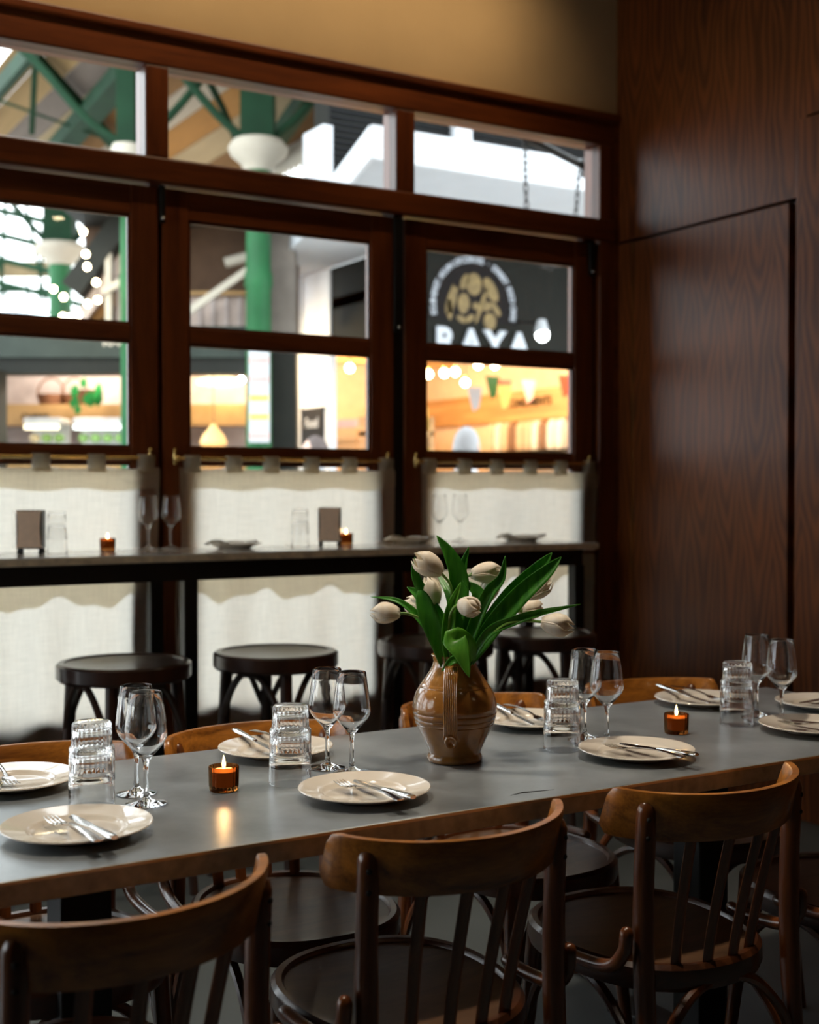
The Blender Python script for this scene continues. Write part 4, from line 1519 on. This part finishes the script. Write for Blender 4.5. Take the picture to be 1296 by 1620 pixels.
copies(make_bulb(), [((x, 11.5, z), 0, 'glowing globe lamp in the grocery shop, ' + ph) for x, z, ph in bulbs], 'globe lamps in the shop', 'lamp')
for (x, y, z, e) in ((6.5, 10.6, 2.7, 75), (7.8, 10.4, 2.7, 62), (7.2, 12.6, 2.7, 80)):
    ld = bpy.data.lights.new('shop_light', 'POINT')
    ld.energy = e
    ld.color = (1.0, 0.72, 0.40)
    ld.shadow_soft_size = .12
    lo = bpy.data.objects.new('shop_light', ld)
    COL.objects.link(lo)
    lo.location = (x, y, z)
for k, (x, y, z, nm, lb) in enumerate(((7.3, 10.6, 2.36, 'green', 'green'), (7.45, 10.6, 2.33, 'red_packet', 'red'), (7.38, 10.5, 2.26, 'yellow_packet', 'yellow'), (7.9, 10.8, 2.36, 'pink_packet', 'pink'), (8.3, 10.7, 2.42, 'red_packet', 'deep red'), (6.95, 10.4, 2.22, 'canopy', 'pale blue'))):
    o = MB().poly([(-.09, 0, .1), (.09, 0, .1), (.05, 0, -.10), (-.02, 0, -.14)], (0, 1, 0), .004).build('paper_pennant', nm, loc=(x, y, z))
    tag(o, '%s paper pennant hanging in the grocery shop' % lb, 'pennant', 'pennants in the shop')
# chalkboard on the pier
cb = empty('chalkboard', (SX - .03, 10.62, 1.72), -pi / 2, 'small black chalkboard with white writing on the white pier', 'chalkboard')
MB().box(-.22, .22, -.015, .008, 0, .33).build('slate', 'black', cb)
m = MB()
lettering(m, 'Food', .13, 0, .17, -.016, 0, .003)
m.build('chalk_writing', 'lettering', cb)
MB().box(-.24, .24, -.02, .009, .33, .35).build('chalkboard_frame', 'black', cb)

# bright spot lamp under the sign
o = empty('sign_spotlight', (6.46, 8.65, 2.63), 0, 'bright spotlight beside the last letter of the shop sign', 'spotlight')
MB().lathe([(0, .0), (.05, .0), (.06, .03), (.035, .12), (0, .13)], 14).build('housing', 'white', o, smooth=True)
MB().sphere((0, -.01, -.01), .055).build('lens', glow('spot_glow', (.92, 1, .95), 22), o, smooth='all')
MB().bar((0, .02, .10), (0, .35, .14), .02, .02).build('bracket', 'black', o)

# ---- iron columns -----------------------------------------------------------
def column(x, y, r, label, notices=False, top=True):
    root = empty('iron_column', (x, y, -.02), -VIEW, label, 'column', 'green iron columns')
    MB().lathe([(0, 0), (r * 1.7, 0), (r * 1.7, .25), (r * 1.2, .35), (r * 1.05, .5), (r, 3.0), (r * 1.12, 3.02), (r * 1.12, 3.12), (r, 3.14), (r, 3.98), (0, 3.99)], 24).build('shaft', 'green', root, smooth=True)
    MB().lathe([(0, 3.97), (r * 1.1, 3.97), (r * 1.4, 4.03), (r * 2.2, 4.10), (r * 2.4, 4.16), (r * 2.0, 4.22), (0, 4.23)], 24).build('capital', 'offwhite', root, smooth=True)
    MB().box(-r * 1.3, r * 1.3, -r, r, 4.2, 5.6).build('upper_post', 'green_dark', root)
    for s in (-1, 1):
        MB().tube(spline([(s * r * 1.2, 0, 4.25), (s * .35, 0, 4.45), (s * .75, 0, 4.9), (s * 1.2, 0, 5.3)], 4), .035, 6).build('curved_bracket', 'green_dark', root, smooth=True)
    if notices:
        pl = MB().box(-.065, .105, -r - .03, -r - .012, 1.72, 2.52).build('notice_board', 'white', root)
        MAT['notice_yellow'] = plain('notice_yellow', (.8, .62, .12), .5)
        for k, c in enumerate(('pink_packet', 'notice_yellow', 'notice_yellow', 'pink_packet', 'pink_packet')):
            z = 1.75 + .155 * k
            MB().box(-.055, .095, -r - .034, -r - .030, z, z + .05).build('notice_band', c, pl)
    return root


column(4.32, 9.70, .104, 'green iron column with warning notices, seen through the middle window', True)
column(4.12, 14.95, .13, 'green iron column with cream capital, farthest, seen behind the string of lights')
column(3.42, 10.37, .058, 'slim green iron column half hidden behind the left window stile')

# ---- market roof with boarded underside -----------------------------------------
roof = empty('market_roof', (5.0, 10.85, 4.555), 0, 'boarded market roof with green iron trusses, seen through the top panes', 'roof')
tints = [(0.52, 0.33, 0.14), (0.60, 0.45, 0.26), (0.34, 0.18, 0.07), (0.62, 0.52, 0.40), (0.56, 0.37, 0.17), (0.30, 0.24, 0.20), (0.58, 0.28, 0.08)]
for i, c in enumerate(tints):
    MAT['plank%d' % i] = wood('roof_plank_%d' % i, [x * .40 for x in c], [x * .55 for x in c], rough=.8, spec=.1, axis='Y', scale=5)
roof.scale = (1.085, 1.085, 1.085)
order = [2, 1, 6, 3, 2, 1, 5, 4, 0, 0, 4, 0, 4, 0, 0, 4]
for k in range(9):
    x1 = 4.68 - .215 * k
    x0 = x1 - .207
    m = MB()
    pr = []
    for x in (x0, x1):
        z = 4.3 + .5 * (4.6 - x)
        pr.append((x, z))
    m.poly([(pr[0][0] - 4.6, -2.6, pr[0][1] - 4.3), (pr[1][0] - 4.6, -2.6, pr[1][1] - 4.3), (pr[1][0] - 4.6, 4.2, pr[1][1] - 4.3), (pr[0][0] - 4.6, 4.2, pr[0][1] - 4.3)], (.4, 0, .9), .03)
    m.build('roof_plank', 'plank%d' % order[k], roof)
for k in range(38):
    y = -2.55 + .1 * k
    d_ = .20
    x = 4.70 - 4.6
    m = MB().poly([(x, y, -.07), (x, y + .088, -.07), (x, y + .088, -.07 - d_ * .7), (x, y + .044, -.07 - d_), (x, y, -.07 - d_ * .7)], (1, 0, 0), .02)
    m.build('valance_board', 'offwhite', roof)
MB().bar((4.72 - 4.6, -2.6, -.02), (4.72 - 4.6, 3.6, -.02), .06, .10).build('eaves_board', 'offwhite', roof)


def rp(x, y, z):
    return (x - 4.6, y - 10, z - 4.3)


for a, b, w, h, nm in (((2.62, 10.92, 5.15), (3.90, 11.92, 4.53), .09, .09, 'rafter'), ((3.27, 7.9, 4.82), (3.55, 13.9, 4.70), .20, .14, 'purlin'), ((2.79, 7.6, 5.07), (2.79, 14.0, 5.07), .07, .16, 'purlin'),
                       ((2.85, 11.12, 5.05), (3.00, 11.85, 4.60), .05, .05, 'strut'), ((2.5, 12.1, 4.98), (3.70, 11.73, 4.60), .022, .022, 'tie_rod'), ((4.02, 12.2, 3.9), (4.02, 12.2, 4.6), .12, .12, 'king_post'),
                       ((4.22, 8.3, 4.36), (4.58, 10.25, 4.18), .12, .12, 'brace'), ((3.75, 12.1, 4.58), (4.20, 12.4, 4.25), .06, .06, 'strut')):
    MB().bar(rp(*a), rp(*b), w, h).build(nm, 'green_dark' if nm != 'king_post' else 'green', roof)
MB().tube([rp(*q) for q in spline([(3.70, 9.40, 4.62), (3.98, 9.65, 4.40), (4.20, 9.9, 4.25), (4.42, 10.1, 4.12)], 5)], .03, 8).build('curved_brace', 'green_dark', roof, smooth=True)

# ---- glazed gable of the hall, far behind ----------------------------------------
lat = empty('glazed_gable', (11.26, 18.9, 0), -VIEW, 'green iron lattice of the glazed hall roof, seen through the left window', 'roof lattice')
for k in range(4):
    z0 = 6.55 - .42 * k
    pts = [(-10.5 + .55 * i, 0, z0 - .03 * (i - 3) ** 2 * .35 - .05 * i) for i in range(10)]
    MB().tube(spline(pts, 2), .055, 6).build('lattice_chord', 'green_dark', lat, smooth=True)
for i in range(14):
    x = -10.4 + .34 * i
    MB().bar((x, .02, 6.5 - .02 * i), (x + (.34 if i % 2 else -.1), .02, 4.8 - .02 * i), .05, .05).build('lattice_strut', 'green_dark', lat)
MB().box(-11, -6.0, .3, .4, 5.05, 5.32).build('far_beam', 'plank1', lat)
MB().box(-11, -6.0, .3, .4, 4.78, 4.84).build('far_beam', 'green_dark', lat)
for x in (-9, -8.1, -7.35, -6.75):
    MB().box(x, x + .05, .3, .36, 3.2, 5.0).build('glazing_post', 'canopy', lat)
MB().box(-11, -6.0, .28, .33, 4.40, 4.45).build('glazing_transom', 'canopy', lat)

# ---- market stall facing the street ------------------------------------------------
STX, STY = 11 * sin(VIEW), 11 * cos(VIEW)
SK = .846
for n_, c, r_ in (('stall_fascia', (.055, .070, .060), .7), ('stall_wall', (.62, .53, .50), .8), ('stall_pink', (.66, .54, .48), .8), ('stall_brown', (.13, .075, .045), .7), ('stall_dark', (.022, .024, .02), .6), ('stall_grey', (.22, .19, .165), .7), ('stall_counter', (.50, .30, .12), .5), ('basket', (.20, .095, .05), .8), ('bread', (.75, .60, .38), .7), ('fridge', (.75, .75, .74), .4), ('produce', (.30, .50, .16), .6), ('fern', (.02, .25, .05), .5)):
    MAT[n_] = plain(n_, [q * .7 for q in c], r_, var=.12, spec=.2)
stall = empty('market_stall', (STX, STY, 0), -VIEW, 'open market stall with grey-green fascia and pale back wall', 'market stall')


def sz(z):
    return z * SK + .203 if z > 0 else z


def st(x0, x1, y0, y1, z0, z1, name, mat, parent=stall, **k):
    x0, x1, y0, y1, z0, z1 = x0 * SK, x1 * SK, y0 * SK, y1 * SK, sz(z0), sz(z1)
    return MB().box(x0, x1, y0, y1, z0, z1).build(name, mat, parent, **k)


sf = st(-7, -1.18, -.06, .0, 2.66, 2.98, 'fascia', 'stall_fascia')
st(-7, -1.18, -.02, .30, 2.50, 2.66, 'beam', 'stall_dark')
st(-7, -1.72, 1.6, 1.7, 0, 2.9, 'back_wall', 'stall_wall')
st(-7, -1.72, 0, 1.6, 2.86, 2.92, 'stall_ceiling', 'stall_wall')
st(-7, -1.72, .95, 1.25, 2.02, 2.22, 'shelf_front', 'stall_counter')
st(-7, -1.72, .95, 1.6, 2.22, 2.25, 'shelf_top', 'stall_counter')
st(-7, -1.72, .30, 1.0, 0, 1.60, 'counter', 'stall_counter')
m = MB()
lettering(m, 'KAS', .11, -2.555, 2.555, -.055, 0, .004)
m.build('fascia_lettering', 'offwhite', sf)
m = MB()
lettering(m, 'CHEESE', .076, -3.49, 1.963, .795, 0, .003)
m.build('shelf_lettering', 'stall_dark', stall)
# upper storey over the stall
st(-3.46, -1.18, .5, .6, 2.92, 4.15, 'upper_wall', 'stall_brown')
st(-3.46, -1.18, -.6, .5, 4.10, 4.2, 'upper_soffit', 'stall_dark')
pw = st(-2.55, -1.35, .30, .36, 2.92, 3.34, 'panel_wall', 'stall_pink')
for k in range(9):
    st(-2.5 + .14 * k, -2.46 + .14 * k, .27, .30, 2.93, 3.33, 'panel_slat', 'stall_wall', pw)
st(-2.6, -1.3, .22, .40, 3.34, 3.38, 'panel_rail', 'stall_counter')
MB().bar((-1.988, -0.085, 2.783), (-1.371, -0.085, 3.215), 0.051, 0.059).build('raking_beam', 'offwhite', stall)
MB().bar((-2.919, 0.085, 2.741), (-2.326, 0.085, 3.545), 0.085, 0.102).build('raking_beam', 'stall_pink', stall)
MB().bar((-2.876, 0.169, 2.699), (-2.301, 0.169, 3.266), 0.085, 0.085).build('raking_beam', 'plank2', stall)
MB().bar((-2.919, 0.000, 3.037), (-2.326, 0.000, 3.841), 0.186, 0.186).build('raking_beam', 'stall_dark', stall)
st(-3.10, -3.04, -.1, 0, 2.9, 3.75, 'white_pipe', 'offwhite')
MB().bar((-2.640, -0.085, 3.012), (-2.453, -0.085, 3.113), 0.059, 0.059).build('white_pipe', 'offwhite', stall)
st(-3.03, -2.82, .1, .2, 2.9, 3.7, 'grey_panel', 'stall_pink')
pp = st(-1.40, -1.14, -.35, -.1, 0, 4.4, 'pillar', 'stall_grey')
st(-1.41, -1.13, -.36, -.09, 0, 2.82, 'pillar_base', 'stall_dark', pp)
o = st(-4.6, -4.07, -.5, -.2, -.02, 2.50, 'stall_post', 'stall_dark', None)
o.location = (STX, STY, 0)
o.rotation_euler = (0, 0, -VIEW)
tag(o, 'dark green post at the left picture edge of the market stall', 'post')


def at_stall(o, x, y, z):
    o.parent = None
    o.location = Vector((STX, STY, 0)) + RV * (x * SK) + FV * (y * SK) + Vector((0, 0, sz(z)))
    o.scale = (SK, SK, SK)
    o.rotation_euler = (0, 0, -VIEW)
    return o


# display fridges
def fridge(x, w, label, warm):
    r = empty('display_fridge', label=label, cat='display fridge', group='display fridges on the stall')
    at_stall(r, x, .55, 1.60)
    MB().box(-w / 2, w / 2, -.2, .2, .0, .10).build('plinth', 'fridge', r)
    MB().box(-w / 2, w / 2, .16, .2, .10, .46).build('back_panel', 'fridge', r)
    MB().box(-w / 2, w / 2, -.2, .2, .40, .47).build('canopy', 'fridge', r, bevel=.02)
    MB().tube([(-w / 2 + .02, -.205, .37), (w / 2 - .02, -.205, .37)], .026, 8).build('light_tube', 'tube_warm' if warm else 'tube', r)
    MB().tube([(-w / 2 + .02, -.205, .14), (w / 2 - .02, -.205, .14)], .030, 8).build('light_tube', 'tube_warm' if warm else 'tube', r)
    for k in range(int(w / .13)):
        MB().sphere((-w / 2 + .08 + .13 * k, -.05, .26), .06, 10, 6, .8).build('goods', 'produce' if (k % 3 or not warm) else 'bread', r, smooth='all')


fridge(-3.88, .40, 'small display fridge with a warm light tube, on the stall', True)
fridge(-3.10, .92, 'wide display fridge with white light tubes and green goods', False)


def basket(x, z, lb, full):
    r = empty('wicker_basket', label=lb, cat='basket', group='baskets on the stall shelf')
    at_stall(r, x, 1.30, z)
    MB().lathe([(0, 0), (.12, 0), (.16, .12), (.165, .13), (.15, .13), (.11, .02), (0, .02)], 20).build('bowl', 'basket', r, smooth=True)
    if full:
        MB().lathe([(0, .13), (.08, .125), (.14, .10), (.1, .05), (0, .04)], 16).build('contents', 'bread', r, smooth=True)
    MB().tube([(.155 * cos(pi * k / 12), 0, .12 + .2 * sin(pi * k / 12)) for k in range(13)], .01, 6).build('handle', 'basket', r)


basket(-4.05, 2.25, 'brown wicker basket with arched handle on the stall shelf', False)
basket(-3.78, 2.25, 'dark wicker basket filled with pale loaves beside the arched basket', True)
pl = empty('trailing_plant', label='bright green plant trailing over the stall shelf', cat='plant')
at_stall(pl, -3.55, 1.05, 2.25)
MB().lathe([(0, 0), (.09, 0), (.13, .16), (.11, .16), (.08, .02), (0, .02)], 16).build('pot', 'basket', pl, smooth=True)
rn = random.Random(4)
for k in range(18):
    a = rn.uniform(-2.9, -.2)
    l = rn.uniform(.10, .30)
    x, y = cos(a) * .16, sin(a) * .14 - .12
    z = .12 - l + rn.uniform(0, .16)
    m = MB().poly([(x, y, z), (x + .05, y - .01, z + .06), (x + .02, y, z + .14), (x - .04, y + .01, z + .07)], (0, 1, 0), .004)
    m.build('leaf', 'fern', pl)
# lamps of the stall
o = empty('wicker_pendant', label='glowing wicker pendant lamp over the stall counter', cat='lamp')
at_stall(o, -2.03, .1, 1.77)
MB().lathe([(.0, .22), (.03, .21), (.05, .17), (.11, .10), (.14, .03), (.13, 0), (.125, .002), (.10, .09), (0, .2)], 20).build('lamp_shade', 'shade_glow', o, smooth=True)
MB().sphere((0, -.04, .07), .045).build('bulb', 'bulb', o, smooth='all')
MB().tube([(0, 0, .21), (0, 0, 1.1)], .005, 6).build('flex', 'black', o)
o = empty('dish_lamp', label='wide flat glowing ceiling lamp under the stall beam', cat='lamp')
at_stall(o, -2.02, .5, 2.46)
MB().lathe([(0, .06), (.12, .055), (.26, .01), (.24, -.03), (.10, -.05), (0, -.055)], 24).build('dish', glow('dish_glow', (1, .78, .42), 3.2), o, smooth=True)
MB().tube([(0, 0, .05), (0, 0, .40)], .008, 6).build('stem', 'black', o)
o = empty('spot_lamp', label='tiny bright spot lamp beside the green column', cat='lamp')
at_stall(o, -1.70, -.2, 2.42)
MB().sphere((0, 0, 0), .035).build('bulb', glow('cool_bulb', (.95, .97, 1), 30), o, smooth='all')
MB().tube([(0, 0, .03), (0, 0, .3)], .006, 6).build('stem', 'black', o)
o = empty('lamp_housing', label='white tube-shaped lamp housing under the brown upper wall', cat='lamp')
at_stall(o, -1.78, .15, 3.66)
MB().tube([(-.13, 0, 0), (.13, 0, .07)], .055, 12).build('housing', 'offwhite', o, smooth=True)
MB().bar((0, 0, .05), (0, .34, .10), .03, .03).build('bracket', 'offwhite', o)
for (x, y, z, e, c) in ((-3.6, .8, 2.75, 55, (1, .88, .75)), (-2.0, .8, 2.7, 60, (1, .74, .42))):
    ld = bpy.data.lights.new('stall_light', 'POINT')
    ld.energy = e
    ld.color = c
    ld.shadow_soft_size = .1
    lo = bpy.data.objects.new('stall_light', ld)
    COL.objects.link(lo)
    at_stall(lo, x, y, z)

# ---- string of lights -----------------------------------------------------------------
fst = empty('festoon_lights', (3.0, 10.32, 2.6), 0, 'string of warm glowing bulbs hanging in the market, left window', 'string lights')
fl = [(3.04, 10.344, 3.432), (3.056, 10.328, 3.248), (3.064, 10.32, 3.144), (3.128, 10.28, 3.016), (3.136, 10.272, 2.872), (3.064, 10.312, 2.84), (2.896, 10.416, 2.896), (2.888, 10.416, 2.736), (3.0, 10.352, 2.752), (2.936, 10.392, 2.728), (2.824, 10.456, 2.96)]
for q in fl:
    MB().sphere((q[0] - 3.0, q[1] - 10.32, q[2] - 2.6), .026, 10, 8).build('bulb', 'bulb', fst, smooth='all')
MB().tube(spline([(q[0] - 3.0, q[1] - 10.32, q[2] - 2.6 + .04) for q in [(3.02, 10.36, 3.75)] + fl], 4), .004, 5).build('cable', 'black', fst)

# ---- hanging chain on an iron bar ---------------------------------------------------------
hb = empty('iron_bracket', (4.25, 5.30, 3.02), 0, 'black iron bar slanting out from the cream pillar', 'bracket')
MB().tube([(-.44, 0, .115), (0, 0, 0)], .020, 10, roundend=True).build('bar', 'black', hb, smooth=True)
MB().box(-.02, .02, -.06, .02, -.05, .05).build('wall_plate', 'black', hb)
ch = empty('hanging_chain', (3.85, 5.30, 2.47), 0, 'black chain hanging in a loop from the iron bar', 'chain')
cpts = spline([(0, 0, .63), (.008, 0, .35), (.03, 0, .12), (.10, 0, .005), (.20, 0, .01), (.28, 0, .09), (.33, 0, .30), (.352, 0, .55)], 24)
acc, last, side = 0, cpts[0], 0
for i in range(1, len(cpts)):
    acc += (cpts[i] - cpts[i - 1]).length
    if acc >= .034:
        a, b = last, cpts[i]
        t = (b - a).normalized()
        n1 = Vector((0, 1, 0)) if side else t.cross(Vector((0, 1, 0))).normalized()
        mid = (a + b) / 2
        ln = (b - a).length / 2 + .006
        ring = [mid + t * (ln * cos(2 * pi * k / 12)) + n1 * (.012 * sin(2 * pi * k / 12)) for k in range(12)]
        MB().tube(ring, .0040, 5, closed=True).build('chain_link', 'black', ch)
        last, acc, side = b, 0, 1 - side

# ---- two passers-by ------------------------------------------------------------------------
def person(loc, rz, label, coat, hair, skin, hgt=1.72):
    root = empty('person', loc, rz, label, 'person', 'people walking past outside')
    k = hgt / 1.75
    V = [(0, 0, .95), (0, 0, 1.15), (0, 0, 1.38), (0, .01, 1.47), (0, .02, 1.54), (0, .035, 1.62), (0, .03, 1.70),
         (.10, 0, .90), (.11, .05, .50), (.11, .0, .09), (.11, .14, .04), (-.10, 0, .90), (-.11, -.06, .50), (-.11, -.14, .10), (-.11, .0, .04),
         (.19, 0, 1.38), (.25, -.03, 1.12), (.24, .06, .88), (.235, .10, .80), (-.19, 0, 1.38), (-.25, .02, 1.12), (-.24, .10, .88), (-.235, .13, .80)]
    Ed = [(0, 1), (1, 2), (2, 3), (3, 4), (4, 5), (5, 6), (0, 7), (7, 8), (8, 9), (9, 10), (0, 11), (11, 12), (12, 13), (13, 14), (2, 15), (15, 16), (16, 17), (17, 18), (2, 19), (19, 20), (20, 21), (21, 22)]
    Rr = [.15, .15, .16, .065, .062, .085, .070, .095, .065, .045, .035, .095, .065, .045, .035, .065, .050, .038, .030, .065, .050, .038, .030]
    me = bpy.data.meshes.new('body')
    me.from_pydata([(a * k, b * k, c * k) for a, b, c in V], Ed, [])
    o = bpy.data.objects.new('body', me)
    COL.objects.link(o)
    o.parent = root
    o.modifiers.new('skin', 'SKIN')
    for i, sv in enumerate(me.skin_vertices[0].data):
        sv.radius = (Rr[i] * k, Rr[i] * k * (.75 if i < 3 else 1))
        sv.use_root = i == 0
    ss = o.modifiers.new('subsurf', 'SUBSURF')
    ss.levels = ss.render_levels = 2
    me.materials.append(coat)
    # head with face, ears and hair
    hm = MB()
    rings = []
    for i in range(13):
        t = i / 12
        z = 1.50 + .245 * t
        w = .078 * sin(pi * (t * .93 + .05)) ** .55 * (.72 + .28 * min(1, t * 2.2))
        dpt = .098 * sin(pi * (t * .93 + .05)) ** .55 * (.75 + .25 * min(1, t * 2))
        rings.append([(w * k * cos(2 * pi * j / 20), (.03 + dpt * sin(2 * pi * j / 20)) * k + (.012 * k if (j == 5 and 4 <= i <= 6) else 0), z * k) for j in range(20)])
    hd_ = hm.loops(rings).build('head', skin, root, smooth='all')
    for s in (-1, 1):
        MB().lathe([(0, -.03), (.012, -.02), (.016, 0), (.012, .02), (0, .03)], 8, s * .078 * k, .02 * k, 1.625 * k).build('ear', skin, hd_, smooth='all')
        MB().sphere((s * .03 * k, .118 * k, 1.64 * k), .011, 8, 6).build('eye', 'fascia', hd_, smooth='all')
    MB().tube([(-.022 * k, .118 * k, 1.565 * k), (0, .124 * k, 1.562 * k), (.022 * k, .118 * k, 1.565 * k)], .005, 6).build('mouth', 'pink_packet', hd_)
    hr = MB()
    rings = []
    for i in range(9):
        t = i / 8
        z = 1.60 + .155 * t
        w = .084 * sqrt(max(.02, 1 - (t ** 2.4)))
        dpt = .102 * sqrt(max(.02, 1 - (t ** 2.4)))
        ring = []
        for j in range(20):
            a = 2 * pi * j / 20
            front = max(0, sin(a)) * (1 - t) * .8
            ring.append((w * k * cos(a), (.026 + dpt * sin(a) * (1 - front)) * k, z * k))
        rings.append(ring)
    hr.loops(rings).build('hair', hair, root, smooth='all')
    return root


person((4.18, 6.36, -.02), radians(-55), 'grey-haired person passing outside, head seen above the right-hand curtain', plain('white_shirt', (.5, .5, .52), .8), plain('grey_hair', (.30, .30, .31), .7), plain('skin_tone', (.62, .40, .30), .5), 1.71)
person((3.90, 7.75, -.02), radians(70), 'person with short dark-grey hair outside, head in front of the chalkboard', plain('pale_coat', (.40, .41, .43), .8), plain('brown_grey_hair', (.11, .085, .08), .7), plain('skin_tone_fair', (.66, .44, .35), .5), 1.70)
